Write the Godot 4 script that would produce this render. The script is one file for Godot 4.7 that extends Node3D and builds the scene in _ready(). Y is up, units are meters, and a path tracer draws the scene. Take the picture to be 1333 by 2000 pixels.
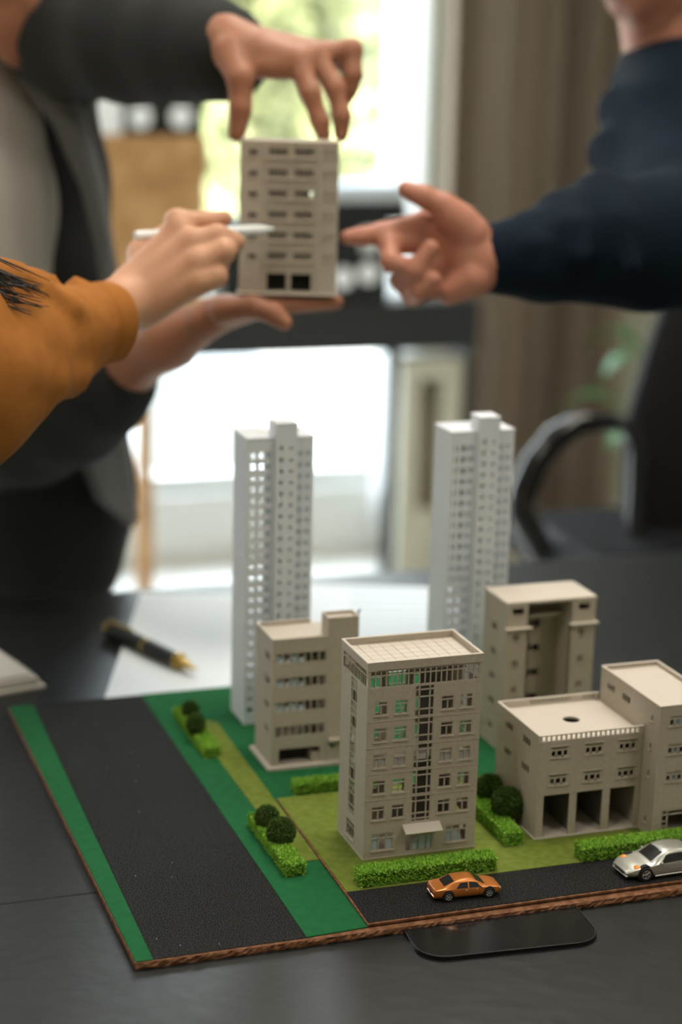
extends Node3D
# An architect's model on a meeting table, three people around it. Metres, y up.
# x runs along the front edge of the model board, z towards the viewer; board top is y 0.756.

const TT := 0.75          # table top
const BT := 0.756         # lower model board, top face
const SEAM := -0.135     # joint between the two table tops
const UT := 0.7585        # upper model board, top face

var M := {}
var names := {}
var cache := {}
var rng := RandomNumberGenerator.new()


# ---------------------------------------------------------------- mesh builder
class MB:
	var v := PackedVector3Array()
	var n := PackedVector3Array()
	var c := PackedColorArray()
	var uv := PackedVector2Array()
	var col := Color.WHITE
	var xf := Transform3D()
	func tri(a: Vector3, b: Vector3, d: Vector3, na := Vector3.ZERO, nb := Vector3.ZERO, nd := Vector3.ZERO) -> void:
		# corners counter-clockwise seen from outside
		a = xf * a; b = xf * b; d = xf * d
		var f := (b - a).cross(d - a).normalized()
		v.append(a); v.append(d); v.append(b)
		n.append(f if na == Vector3.ZERO else (xf.basis * na).normalized())
		n.append(f if nd == Vector3.ZERO else (xf.basis * nd).normalized())
		n.append(f if nb == Vector3.ZERO else (xf.basis * nb).normalized())
		for i in 3: c.append(col)
	func quad(a: Vector3, b: Vector3, d: Vector3, e: Vector3) -> void:
		tri(a, b, d); tri(a, d, e)
	func box(lo: Vector3, hi: Vector3) -> void:
		var p := [Vector3(lo.x, lo.y, lo.z), Vector3(hi.x, lo.y, lo.z), Vector3(hi.x, hi.y, lo.z), Vector3(lo.x, hi.y, lo.z),
			Vector3(lo.x, lo.y, hi.z), Vector3(hi.x, lo.y, hi.z), Vector3(hi.x, hi.y, hi.z), Vector3(lo.x, hi.y, hi.z)]
		quad(p[4], p[5], p[6], p[7]); quad(p[1], p[0], p[3], p[2]); quad(p[5], p[1], p[2], p[6])
		quad(p[0], p[4], p[7], p[3]); quad(p[7], p[6], p[2], p[3]); quad(p[0], p[1], p[5], p[4])
	func rbox(lo: Vector3, hi: Vector3, r: float) -> void:
		# a box whose edges and corners are chamfered by r
		var m := (lo + hi) / 2.0
		var h := (hi - lo) / 2.0
		r = minf(r, minf(h.x, minf(h.y, h.z)) * 0.95)
		var q := func(sx: float, sy: float, sz: float, ax: int) -> Vector3:
			var s := Vector3(sx, sy, sz)
			var o := Vector3(h.x - r, h.y - r, h.z - r)
			o[ax] = h[ax]
			return m + o * s
		for ax in 3:
			var bx := (ax + 1) % 3
			var cx := (ax + 2) % 3
			for s in [-1.0, 1.0]:
				var pts := []
				for k in [[-1.0, -1.0], [1.0, -1.0], [1.0, 1.0], [-1.0, 1.0]]:
					var t := Vector3.ZERO
					t[ax] = s; t[bx] = k[0]; t[cx] = k[1]
					pts.append(q.call(t.x, t.y, t.z, ax))
				if s > 0: quad(pts[0], pts[1], pts[2], pts[3])
				else: quad(pts[3], pts[2], pts[1], pts[0])
			for sb in [-1.0, 1.0]:
				for sc in [-1.0, 1.0]:
					var t0 := Vector3.ZERO
					t0[ax] = -1; t0[bx] = sb; t0[cx] = sc
					var t1 := t0
					t1[ax] = 1
					var a: Vector3 = q.call(t0.x, t0.y, t0.z, bx)
					var b: Vector3 = q.call(t1.x, t1.y, t1.z, bx)
					var d: Vector3 = q.call(t1.x, t1.y, t1.z, cx)
					var e: Vector3 = q.call(t0.x, t0.y, t0.z, cx)
					if sb * sc < 0: quad(a, b, d, e)
					else: quad(e, d, b, a)
		for sx in [-1.0, 1.0]:
			for sy in [-1.0, 1.0]:
				for sz in [-1.0, 1.0]:
					var a: Vector3 = q.call(sx, sy, sz, 0)
					var b: Vector3 = q.call(sx, sy, sz, 1)
					var d: Vector3 = q.call(sx, sy, sz, 2)
					if sx * sy * sz > 0: tri(a, b, d)
					else: tri(a, d, b)
	func grid(rows: Array, close_u := false, close_v := false, smooth := true) -> void:
		# rows of points; outside is to the left of row order crossed with column order (du x dv)
		var nr := rows.size()
		var nc: int = rows[0].size()
		var nm := []
		for i in nr:
			var line := PackedVector3Array()
			for j in nc:
				var i0 := i - 1 if i > 0 else (nr - 1 if close_v else 0)
				var i1 := i + 1 if i < nr - 1 else (0 if close_v else nr - 1)
				var j0 := j - 1 if j > 0 else (nc - 1 if close_u else 0)
				var j1 := j + 1 if j < nc - 1 else (0 if close_u else nc - 1)
				var du: Vector3 = rows[i][j1] - rows[i][j0]
				var dv: Vector3 = rows[i1][j] - rows[i0][j]
				line.append(du.cross(dv).normalized())
			nm.append(line)
		for i in (nr if close_v else nr - 1):
			var i2 := (i + 1) % nr
			for j in (nc if close_u else nc - 1):
				var j2 := (j + 1) % nc
				if smooth:
					tri(rows[i][j], rows[i][j2], rows[i2][j2], nm[i][j], nm[i][j2], nm[i2][j2])
					tri(rows[i][j], rows[i2][j2], rows[i2][j], nm[i][j], nm[i2][j2], nm[i2][j])
				else:
					quad(rows[i][j], rows[i][j2], rows[i2][j2], rows[i2][j])
	func tube(path: Array, radii, sides := 12, caps := true, flat := Vector2.ONE) -> void:
		var rows := []
		var up := Vector3.UP
		var first: Vector3 = (path[1] - path[0]).normalized()
		if absf(first.y) > 0.9: up = Vector3.RIGHT
		for i in path.size():
			var d: Vector3 = (path[mini(i + 1, path.size() - 1)] - path[maxi(i - 1, 0)]).normalized()
			var x := up.cross(d).normalized()
			up = d.cross(x).normalized()
			var r: float = radii[i] if radii is Array else radii
			var ring := []
			for k in sides:
				var a := TAU * k / sides
				ring.append(path[i] + x * (cos(a) * r * flat.x) + up * (sin(a) * r * flat.y))
			rows.append(ring)
		grid(rows, true)
		if caps:
			fan(rows[0], true)
			fan(rows[rows.size() - 1], false)
	func fan(ring: Array, flip := false) -> void:
		var m := Vector3.ZERO
		for p in ring: m += p
		m /= ring.size()
		for k in ring.size():
			var a: Vector3 = ring[k]
			var b: Vector3 = ring[(k + 1) % ring.size()]
			if flip: tri(m, b, a)
			else: tri(m, a, b)
	func lathe(profile: Array, sides := 20, centre := Vector3.ZERO) -> void:
		# profile: Vector2(radius, height) from bottom to top
		var rows := []
		for p in profile:
			var ring := []
			for k in sides:
				var a := -TAU * k / sides
				ring.append(centre + Vector3(cos(a) * p.x, p.y, sin(a) * p.x))
			rows.append(ring)
		grid(rows, true)
	func prism(poly: PackedVector2Array, z0: float, z1: float) -> void:
		# polygon in x, y (counter-clockwise) drawn out from z0 to z1
		var idx := Geometry2D.triangulate_polygon(poly)
		for i in range(0, idx.size(), 3):
			var a := poly[idx[i]]; var b := poly[idx[i + 1]]; var d := poly[idx[i + 2]]
			if (b - a).cross(d - a) < 0:
				var t := b; b = d; d = t
			tri(Vector3(a.x, a.y, z1), Vector3(b.x, b.y, z1), Vector3(d.x, d.y, z1))
			tri(Vector3(a.x, a.y, z0), Vector3(d.x, d.y, z0), Vector3(b.x, b.y, z0))
		for i in poly.size():
			var a := poly[i]; var b := poly[(i + 1) % poly.size()]
			quad(Vector3(a.x, a.y, z1), Vector3(a.x, a.y, z0), Vector3(b.x, b.y, z0), Vector3(b.x, b.y, z1))
	func panel(w: float, h: float, t: float, holes: Array, x0 := 0.0, y0 := 0.0) -> void:
		# an upright wall x0..x0+w, y0..y0+h, outer face at z 0, inner face at z -t, pierced by holes [x, y, w, h]
		var xs := [x0, x0 + w]
		var ys := [y0, y0 + h]
		for q in holes:
			for k in [q[0], q[0] + q[2]]:
				if k > x0 + 1e-6 and k < x0 + w - 1e-6: xs.append(k)
			for k in [q[1], q[1] + q[3]]:
				if k > y0 + 1e-6 and k < y0 + h - 1e-6: ys.append(k)
		xs.sort(); ys.sort()
		var ux := [xs[0]]
		for k in xs:
			if k - ux[ux.size() - 1] > 1e-6: ux.append(k)
		var uy := [ys[0]]
		for k in ys:
			if k - uy[uy.size() - 1] > 1e-6: uy.append(k)
		var nx := ux.size() - 1
		var ny := uy.size() - 1
		var solid := PackedByteArray()
		solid.resize(nx * ny)
		solid.fill(1)
		for q in holes:
			for i in nx:
				var mx: float = (ux[i] + ux[i + 1]) / 2
				if mx < q[0] or mx > q[0] + q[2]: continue
				for j in ny:
					var my: float = (uy[j] + uy[j + 1]) / 2
					if my > q[1] and my < q[1] + q[3]: solid[i * ny + j] = 0
		for i in nx:
			for j in ny:
				if not solid[i * ny + j]: continue
				var a: float = ux[i]; var b: float = ux[i + 1]; var d: float = uy[j]; var e: float = uy[j + 1]
				quad(Vector3(a, d, 0), Vector3(b, d, 0), Vector3(b, e, 0), Vector3(a, e, 0))
				quad(Vector3(b, d, -t), Vector3(a, d, -t), Vector3(a, e, -t), Vector3(b, e, -t))
				if i == 0 or not solid[(i - 1) * ny + j]: quad(Vector3(a, d, -t), Vector3(a, d, 0), Vector3(a, e, 0), Vector3(a, e, -t))
				if i == nx - 1 or not solid[(i + 1) * ny + j]: quad(Vector3(b, d, 0), Vector3(b, d, -t), Vector3(b, e, -t), Vector3(b, e, 0))
				if j == 0 or not solid[i * ny + j - 1]: quad(Vector3(a, d, -t), Vector3(b, d, -t), Vector3(b, d, 0), Vector3(a, d, 0))
				if j == ny - 1 or not solid[i * ny + j + 1]: quad(Vector3(a, e, 0), Vector3(b, e, 0), Vector3(b, e, -t), Vector3(a, e, -t))
	func frame(w: float, h: float, vb: Array, hb: Array, bar: float, t: float, rim := true) -> void:
		# window bars: rim around w x h, uprights at vb, crossbars at hb (z from -t to 0)
		var bars := []
		if rim:
			bars += [[0.0, 0.0, w, bar], [0.0, h - bar, w, bar], [0.0, bar, bar, h - 2 * bar], [w - bar, bar, bar, h - 2 * bar]]
		var lo := bar if rim else 0.0
		for x in vb:
			var y0: float = lo if not x is Array else x[1]
			var y1: float = h - lo if not x is Array else x[2]
			var xx: float = x[0] if x is Array else x
			bars.append([xx - bar / 2, y0, bar, y1 - y0])
		for y in hb: bars.append([lo, y - bar / 2, w - 2 * lo, bar])
		for b in bars: box(Vector3(b[0], b[1], -t), Vector3(b[0] + b[2], b[1] + b[3], 0))
	func mesh(colors := false) -> ArrayMesh:
		var a := []
		a.resize(Mesh.ARRAY_MAX)
		a[Mesh.ARRAY_VERTEX] = v
		a[Mesh.ARRAY_NORMAL] = n
		if colors: a[Mesh.ARRAY_COLOR] = c
		if uv.size() == v.size(): a[Mesh.ARRAY_TEX_UV] = uv
		var m := ArrayMesh.new()
		m.add_surface_from_arrays(Mesh.PRIMITIVE_TRIANGLES, a)
		return m


# ---------------------------------------------------------------- one smooth body out of tapered capsules
class Body:
	var cell: float
	var lo: Vector3i
	var dim: Vector3i
	var k: float
	var bones := []
	var f: PackedFloat32Array
	func _init(cell_size: float, soft: float) -> void:
		cell = cell_size
		k = soft
	func chain(pts: Array) -> void:
		# each point [x, y, z, radius]
		for i in pts.size() - 1:
			bones.append([Vector3(pts[i][0], pts[i][1], pts[i][2]), Vector3(pts[i + 1][0], pts[i + 1][1], pts[i + 1][2]), float(pts[i][3]), float(pts[i + 1][3])])
	func mesh() -> ArrayMesh:
		var a := Vector3.INF
		var b := -Vector3.INF
		for q in bones:
			var r := maxf(q[2], q[3]) + k * 4 + cell * 2
			for p in [q[0], q[1]]:
				a = a.min(p - Vector3.ONE * r)
				b = b.max(p + Vector3.ONE * r)
		lo = Vector3i((a / cell).floor())
		dim = Vector3i((b / cell).ceil()) - lo + Vector3i.ONE * 2
		f = PackedFloat32Array()
		f.resize(dim.x * dim.y * dim.z)
		var sy := dim.x
		var sz := dim.x * dim.y
		for q in bones:
			var p0: Vector3 = q[0]
			var ab: Vector3 = q[1] - q[0]
			var l2 := maxf(ab.length_squared(), 1e-12)
			var r0: float = q[2]
			var dr: float = q[3] - q[2]
			var m := maxf(q[2], q[3]) + k * 4
			var u := Vector3i((q[0].min(q[1]) - Vector3.ONE * m) / cell) - lo - Vector3i.ONE
			var w := Vector3i((q[0].max(q[1]) + Vector3.ONE * m) / cell) - lo + Vector3i.ONE
			u = u.clamp(Vector3i.ZERO, dim - Vector3i.ONE)
			w = w.clamp(Vector3i.ZERO, dim - Vector3i.ONE)
			for z in range(u.z, w.z + 1):
				for y in range(u.y, w.y + 1):
					var at := u.x + y * sy + z * sz
					for x in range(u.x, w.x + 1):
						var p := Vector3(x + lo.x, y + lo.y, z + lo.z) * cell - p0
						var t := clampf(p.dot(ab) / l2, 0.0, 1.0)
						var d := (p - ab * t).length() - r0 - dr * t
						if d < k * 4: f[at] += exp(-maxf(d / k, -12.0))
						at += 1
		var vid := {}
		var vs := PackedVector3Array()
		var ns := PackedVector3Array()
		var idx := PackedInt32Array()
		var off := [0, 1, sy, sy + 1, sz, sz + 1, sz + sy, sz + sy + 1]
		var cor := [Vector3(0, 0, 0), Vector3(1, 0, 0), Vector3(0, 1, 0), Vector3(1, 1, 0), Vector3(0, 0, 1), Vector3(1, 0, 1), Vector3(0, 1, 1), Vector3(1, 1, 1)]
		var edges := [[0, 1], [2, 3], [4, 5], [6, 7], [0, 2], [1, 3], [4, 6], [5, 7], [0, 4], [1, 5], [2, 6], [3, 7]]
		for z in dim.z - 1:
			for y in dim.y - 1:
				var at := y * sy + z * sz
				for x in dim.x - 1:
					var i := at + x
					var n_in := 0
					for o in off:
						if f[i + o] > 1.0: n_in += 1
					if n_in == 0 or n_in == 8: continue
					var g := []
					for o in off: g.append(log(maxf(f[i + o], 1e-6)))
					var s := Vector3.ZERO
					var cnt := 0
					for e in edges:
						var ga: float = g[e[0]]
						var gb: float = g[e[1]]
						if (ga > 0.0) != (gb > 0.0):
							s += cor[e[0]].lerp(cor[e[1]], ga / (ga - gb))
							cnt += 1
					vid[i] = vs.size()
					vs.append((Vector3(x + lo.x, y + lo.y, z + lo.z) + s / cnt) * cell)
					ns.append(-Vector3(g[1] + g[3] + g[5] + g[7] - g[0] - g[2] - g[4] - g[6], g[2] + g[3] + g[6] + g[7] - g[0] - g[1] - g[4] - g[5], g[4] + g[5] + g[6] + g[7] - g[0] - g[1] - g[2] - g[3]).normalized())
		for i in vid:
			for ax in 3:
				var st: int = [1, sy, sz][ax]
				var s1: int = [sy, sz, 1][ax]
				var s2: int = [sz, 1, sy][ax]
				var ins: bool = f[i] > 1.0
				if ins == (f[i + st] > 1.0): continue
				if not (vid.has(i - s1) and vid.has(i - s2) and vid.has(i - s1 - s2)): continue
				var q0: int = vid[i]; var q1: int = vid[i - s1]; var q2: int = vid[i - s1 - s2]; var q3: int = vid[i - s2]
				# clockwise seen from outside
				if ins: idx.append_array(PackedInt32Array([q0, q2, q1, q0, q3, q2]))
				else: idx.append_array(PackedInt32Array([q0, q1, q2, q0, q2, q3]))
		var arr := []
		arr.resize(Mesh.ARRAY_MAX)
		arr[Mesh.ARRAY_VERTEX] = vs
		arr[Mesh.ARRAY_NORMAL] = ns
		arr[Mesh.ARRAY_INDEX] = idx
		var out := ArrayMesh.new()
		out.add_surface_from_arrays(Mesh.PRIMITIVE_TRIANGLES, arr)
		return out


# ---------------------------------------------------------------- naming helpers
func numbered(called: String) -> String:
	var i: int = names.get(called, -1) + 1
	names[called] = i
	return called if i == 0 else "%s_%03d" % [called, i]

func tag(o: Node3D, label: String, category: String, group := "") -> Node3D:
	o.set_meta("label", label)
	o.set_meta("category", category)
	if group: o.set_meta("group", group)
	return o

func thing(called: String, label: String, category: String, at := Vector3.ZERO, turn := 0.0, group := "") -> Node3D:
	var o := Node3D.new()
	o.name = numbered(called)
	add_child(o)
	o.position = at
	o.rotation.y = turn
	return tag(o, label, category, group)

func put(called: String, mesh: Mesh, skin: Material, parent: Node = null, at := Vector3.ZERO, turn := 0.0) -> MeshInstance3D:
	var o := MeshInstance3D.new()
	o.name = called if parent else numbered(called)
	o.mesh = mesh
	o.material_override = skin
	(parent if parent else self).add_child(o, true)
	o.position = at
	o.rotation.y = turn
	return o

func struct(called: String, mesh: Mesh, mat: Material, at := Vector3.ZERO, turn := 0.0) -> MeshInstance3D:
	var o := put(called, mesh, mat, null, at, turn)
	o.set_meta("kind", "structure")
	return o

func copy(o: Node3D, label: String, at: Vector3, turn := 0.0) -> Node3D:
	var r: Node3D = o.duplicate()
	var base := String(o.name)
	r.name = numbered(base)
	add_child(r)
	r.position = at
	r.rotation.y = turn
	r.set_meta("label", label)
	return r


# ---------------------------------------------------------------- materials
func lin(r: float, g: float, b: float) -> Color:
	return Color(r, g, b).linear_to_srgb()

func mat(called: String, c: Color, rough := 0.6, spec := 0.5, metal := 0.0) -> StandardMaterial3D:
	var m := StandardMaterial3D.new()
	m.resource_name = called
	m.albedo_color = c
	m.roughness = rough
	m.metallic_specular = spec
	m.metallic = metal
	M[called] = m
	return m

func noise_tex(freq: float, lo: Color, hi: Color, seed_no := 1, size := 512, octaves := 4, at0 := 0.0, at1 := 1.0, kind := FastNoiseLite.TYPE_SIMPLEX_SMOOTH) -> NoiseTexture2D:
	var f := FastNoiseLite.new()
	f.seed = seed_no
	f.noise_type = kind
	f.frequency = freq
	f.fractal_octaves = octaves
	var g := Gradient.new()
	g.set_color(0, lo); g.set_color(1, hi)
	g.set_offset(0, at0); g.set_offset(1, at1)
	var t := NoiseTexture2D.new()
	t.width = size; t.height = size
	t.seamless = true
	t.noise = f
	t.color_ramp = g
	return t

func over(m: StandardMaterial3D, t: Texture2D, scale: float, bump: Texture2D = null, depth := 0.1, world := true) -> void:
	m.albedo_texture = t
	m.uv1_triplanar = true
	m.uv1_world_triplanar = world
	m.uv1_scale = Vector3.ONE * scale
	if bump:
		m.heightmap_enabled = true
		m.heightmap_texture = bump
		m.heightmap_scale = depth


# ---------------------------------------------------------------- scene
func _ready() -> void:
	rng.seed = 7
	# camera
	var cam := Camera3D.new()
	cam.name = "camera"
	add_child(cam)
	var right := Vector3(0.94500309, 0.02512726, 0.32609474)
	var up := Vector3(0.05781469, 0.96850924, -0.24217209)
	cam.transform = Transform3D(Basis(right, up, right.cross(up)).orthonormalized(), Vector3(-0.29084, 1.42939, 1.25477))
	cam.fov = 29.9767
	cam.near = 0.05
	cam.far = 80.0
	var lens := CameraAttributesPhysical.new()
	lens.frustum_focal_length = 44.822
	lens.frustum_focus_distance = 1.50
	lens.exposure_aperture = 1.95
	lens.frustum_near = 0.05
	lens.frustum_far = 80.0
	cam.attributes = lens
	cam.current = true
	# sky, exposure
	var env := Environment.new()
	var sky_mat := ProceduralSkyMaterial.new()
	sky_mat.sky_top_color = Color(0.8, 0.86, 0.92)
	sky_mat.sky_horizon_color = Color(0.93, 0.95, 0.95)
	sky_mat.sky_curve = 0.25
	sky_mat.ground_bottom_color = Color(0.55, 0.56, 0.52)
	sky_mat.ground_horizon_color = Color(0.8, 0.82, 0.8)
	sky_mat.sky_energy_multiplier = 3.6
	sky_mat.ground_energy_multiplier = 1.0
	var sky := Sky.new()
	sky.sky_material = sky_mat
	env.background_mode = Environment.BG_SKY
	env.sky = sky
	env.tonemap_mode = Environment.TONE_MAPPER_LINEAR
	env.tonemap_exposure = 1.0
	env.sdfgi_enabled = true
	env.ssao_enabled = true
	env.ssil_enabled = true
	var we := WorldEnvironment.new()
	we.name = "world_environment"
	we.environment = env
	add_child(we)
	# the sun stands high behind the building and lights the garden
	var sun := DirectionalLight3D.new()
	sun.name = "sun"
	sun.light_energy = 7.0
	sun.light_color = Color(1.0, 0.97, 0.9)
	sun.light_angular_distance = 1.0
	sun.shadow_enabled = true
	sun.sky_mode = DirectionalLight3D.SKY_MODE_LIGHT_ONLY
	add_child(sun)
	sun.look_at_from_position(Vector3.ZERO, Vector3(0.12, -0.9, -0.55), Vector3.UP)
	make_materials()
	added_ceiling_panels()
	room()
	garden()
	credenza()
	table()
	model_board()
	front_office()
	long_office()
	garage_block()
	corner_office()
	twin_wing_block()
	towers()
	planting()
	cars()
	table_things()
	held_block()
	person_cardigan()
	person_orange()
	person_navy()
	chair()


func make_materials() -> void:
	var m := mat("wall paint", lin(0.42, 0.42, 0.34), 0.85, 0.3)
	mat("ceiling paint", lin(0.7, 0.7, 0.67), 0.9, 0.3)
	m = mat("floor tile", lin(0.68, 0.67, 0.64), 0.3, 0.5)
	over(m, noise_tex(0.012, Color(0.9, 0.89, 0.86), Color(1.0, 1.0, 0.98), 3), 0.5)
	mat("white frame", lin(0.72, 0.73, 0.71), 0.5, 0.5)
	m = mat("glass", Color(0.9, 0.95, 0.93, 0.06), 0.02, 0.5)
	m.transparency = BaseMaterial3D.TRANSPARENCY_ALPHA
	m = mat("curtain", lin(0.34, 0.275, 0.21), 0.9, 0.2)
	over(m, noise_tex(0.05, Color(0.85, 0.85, 0.85), Color(1, 1, 1), 8), 6.0)
	m.backlight_enabled = true
	m.backlight = Color(0.08, 0.07, 0.055)
	m = mat("sheer", lin(0.8, 0.81, 0.8), 0.9, 0.2)
	m.backlight_enabled = true
	m.backlight = Color(0.95, 0.95, 0.95)
	# table and office things
	m = mat("table top", lin(0.0125, 0.0135, 0.0145), 0.35, 0.48)
	over(m, noise_tex(0.02, Color(0.8, 0.8, 0.8), Color(1.0, 1.0, 1.0), 11, 512, 5), 1.6, noise_tex(0.06, Color(0, 0, 0), Color(1, 1, 1), 12), 0.02)
	mat("black furniture", lin(0.02, 0.021, 0.021), 0.45, 0.5)
	mat("black plastic", lin(0.01, 0.01, 0.011), 0.42, 0.4)
	mat("tray black", lin(0.012, 0.012, 0.013), 0.12, 0.5)
	mat("dark cloth", lin(0.014, 0.014, 0.016), 0.95, 0.1)
	mat("black leather", lin(0.009, 0.009, 0.01), 0.6, 0.25)
	m = mat("oak", lin(0.56, 0.33, 0.15), 0.55, 0.4)
	over(m, noise_tex(0.008, Color(0.82, 0.78, 0.72), Color(1, 1, 1), 21, 512, 5), 2.5)
	mat("cream laminate", lin(0.55, 0.53, 0.42), 0.6, 0.4)
	mat("binder", lin(0.015, 0.016, 0.017), 0.5, 0.4)
	mat("label white", lin(0.85, 0.88, 0.9), 0.6, 0.4)
	mat("pale pink", lin(0.5, 0.44, 0.47), 0.6, 0.4)
	mat("paper", lin(0.68, 0.74, 0.79), 0.7, 0.3)
	mat("blue ink", lin(0.4, 0.5, 0.6), 0.7, 0.3)
	mat("gold", lin(0.55, 0.38, 0.12), 0.25, 0.5, 0.9)
	mat("chrome", lin(0.6, 0.62, 0.64), 0.2, 0.5, 1.0)
	# model
	m = mat("fibreboard", lin(0.29, 0.14, 0.075), 0.8, 0.3)
	over(m, noise_tex(0.03, Color(0.6, 0.55, 0.5), Color(1, 1, 1), 31, 256), 12.0, noise_tex(0.08, Color(0, 0, 0), Color(1, 1, 1), 32, 256), 0.05)
	m = mat("asphalt grit", lin(0.05, 0.05, 0.051), 0.9, 0.3)
	over(m, noise_tex(0.085, Color(0.25, 0.25, 0.25), Color(1.0, 1.0, 1.0), 33, 1024, 3, 0.38, 0.68), 8.0, noise_tex(0.08, Color(0, 0, 0), Color(1, 1, 1), 34, 1024, 2), 0.12)
	m.detail_enabled = true
	m.detail_blend_mode = BaseMaterial3D.BLEND_MODE_ADD
	m.uv1_world_triplanar = true
	m.detail_albedo = noise_tex(0.4, Color(0, 0, 0), Color(0.3, 0.3, 0.3), 77, 1024, 1, 0.93, 0.99)
	m.detail_uv_layer = BaseMaterial3D.DETAIL_UV_1
	m = mat("green felt", lin(0.018, 0.125, 0.045), 0.95, 0.2)
	over(m, noise_tex(0.02, Color(0.9, 0.91, 0.9), Color(1, 1, 1), 35), 8.0, noise_tex(0.35, Color(0, 0, 0), Color(1, 1, 1), 36), 0.03)
	m = mat("olive lawn", lin(0.19, 0.225, 0.045), 0.95, 0.2)
	over(m, noise_tex(0.02, Color(0.78, 0.85, 0.75), Color(1, 1, 1), 37), 8.0, noise_tex(0.35, Color(0, 0, 0), Color(1, 1, 1), 38), 0.03)
	m = mat("hedge foam", Color.WHITE, 0.9, 0.2)
	m.vertex_color_use_as_albedo = true
	m = mat("tree foam", Color.WHITE, 0.9, 0.2)
	m.vertex_color_use_as_albedo = true
	mat("twig", lin(0.05, 0.035, 0.02), 0.8, 0.3)
	m = mat("cream resin", lin(0.5, 0.435, 0.36), 0.62, 0.4)
	over(m, noise_tex(0.02, Color(0.93, 0.93, 0.92), Color(1, 1, 1), 41), 20.0)
	m = mat("inner shade resin", lin(0.16, 0.15, 0.135), 0.65, 0.4)  # dark tone stands for the shade inside the hollow cream buildings
	mat("roof resin", lin(0.57, 0.51, 0.44), 0.6, 0.4)
	m = mat("white resin", lin(0.72, 0.745, 0.8), 0.6, 0.4)
	m = mat("pane", Color(0.75, 0.85, 0.92, 0.35), 0.12, 0.5)
	m.transparency = BaseMaterial3D.TRANSPARENCY_ALPHA
	mat("frosted pane", lin(0.42, 0.41, 0.39), 0.35, 0.5)
	m = mat("blue pane", lin(0.42, 0.52, 0.6), 0.3, 0.5)
	mat("dark hollow", lin(0.03, 0.03, 0.032), 0.8, 0.3)  # near black as shade in the porches; also on a door and vent pipe
	# cars
	m = mat("copper paint", lin(0.62, 0.2, 0.035), 0.32, 0.5, 0.45)
	m.clearcoat_enabled = true
	m.clearcoat = 0.6
	m.clearcoat_roughness = 0.15
	m = mat("silver paint", lin(0.5, 0.5, 0.46), 0.3, 0.5, 0.55)
	m.clearcoat_enabled = true
	m.clearcoat = 0.6
	m.clearcoat_roughness = 0.15
	mat("car window", lin(0.02, 0.02, 0.022), 0.18, 0.5)
	mat("tyre", lin(0.013, 0.013, 0.013), 0.7, 0.4)
	mat("wheel rim", lin(0.45, 0.45, 0.45), 0.3, 0.5, 0.7)
	mat("amber lamp", lin(0.75, 0.28, 0.03), 0.3, 0.5)
	mat("red lamp", lin(0.5, 0.06, 0.03), 0.3, 0.5)
	# people
	for q in [["skin warm", 0.36, 0.16, 0.095], ["skin fair", 0.56, 0.3, 0.185], ["skin rosy", 0.46, 0.2, 0.135], ["skin dark", 0.3, 0.15, 0.095]]:
		m = mat(q[0], lin(q[1], q[2], q[3]), 0.5, 0.4)
		m.subsurf_scatter_enabled = true
		m.subsurf_scatter_strength = 0.15
	m = mat("orange cloth", lin(0.4, 0.155, 0.034), 0.85, 0.25)
	over(m, noise_tex(0.02, Color(0.88, 0.86, 0.84), Color(1, 1, 1), 51), 4.0)
	m = mat("navy knit", lin(0.009, 0.017, 0.03), 0.85, 0.2)
	m.rim_enabled = true
	m.rim = 0.12
	m.rim_tint = 0.8
	over(m, noise_tex(0.1, Color(0.75, 0.75, 0.75), Color(1, 1, 1), 52), 8.0, noise_tex(0.2, Color(0, 0, 0), Color(1, 1, 1), 53), 0.1)
	m = mat("charcoal knit", lin(0.04, 0.043, 0.044), 0.92, 0.25)
	over(m, noise_tex(0.08, Color(0.6, 0.6, 0.6), Color(1, 1, 1), 54), 8.0, noise_tex(0.2, Color(0, 0, 0), Color(1, 1, 1), 55), 0.15)
	m.rim_enabled = true
	m.rim = 0.4
	m = mat("grey rib", lin(0.15, 0.155, 0.157), 0.92, 0.25)
	m.rim_enabled = true
	m.rim = 0.4
	mat("white cotton", lin(0.5, 0.48, 0.44), 0.85, 0.25)
	mat("indigo denim", lin(0.02, 0.03, 0.05), 0.85, 0.25)
	mat("dark hair", lin(0.014, 0.01, 0.008), 0.4, 0.5)
	mat("lips", lin(0.4, 0.12, 0.09), 0.45, 0.4)
	mat("nail", lin(0.62, 0.36, 0.27), 0.3, 0.5)
	mat("eye white", lin(0.6, 0.58, 0.55), 0.3, 0.5)
	m = mat("added lamp glow", Color(1, 1, 1), 0.5)  # glowing face of the added ceiling lamps
	m.emission_enabled = true
	m.emission = Color(1.0, 0.97, 0.92)
	m.emission_energy_multiplier = 1.0
	# garden
	m = mat("concrete", lin(0.55, 0.55, 0.52), 0.9, 0.2)
	over(m, noise_tex(0.02, Color(0.85, 0.85, 0.85), Color(1, 1, 1), 61), 0.3)
	m = mat("leaf light", Color.WHITE, 0.8, 0.3)
	m.vertex_color_use_as_albedo = true
	m.backlight_enabled = true
	m.backlight = Color(0.3, 0.33, 0.18)
	mat("bark", lin(0.12, 0.085, 0.055), 0.9, 0.2)
	mat("planter", lin(0.36, 0.36, 0.34), 0.8, 0.3)
	m = mat("house leaf", lin(0.03, 0.12, 0.02), 0.5, 0.5)
	mat("terracotta", lin(0.3, 0.29, 0.27), 0.7, 0.3)


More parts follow.
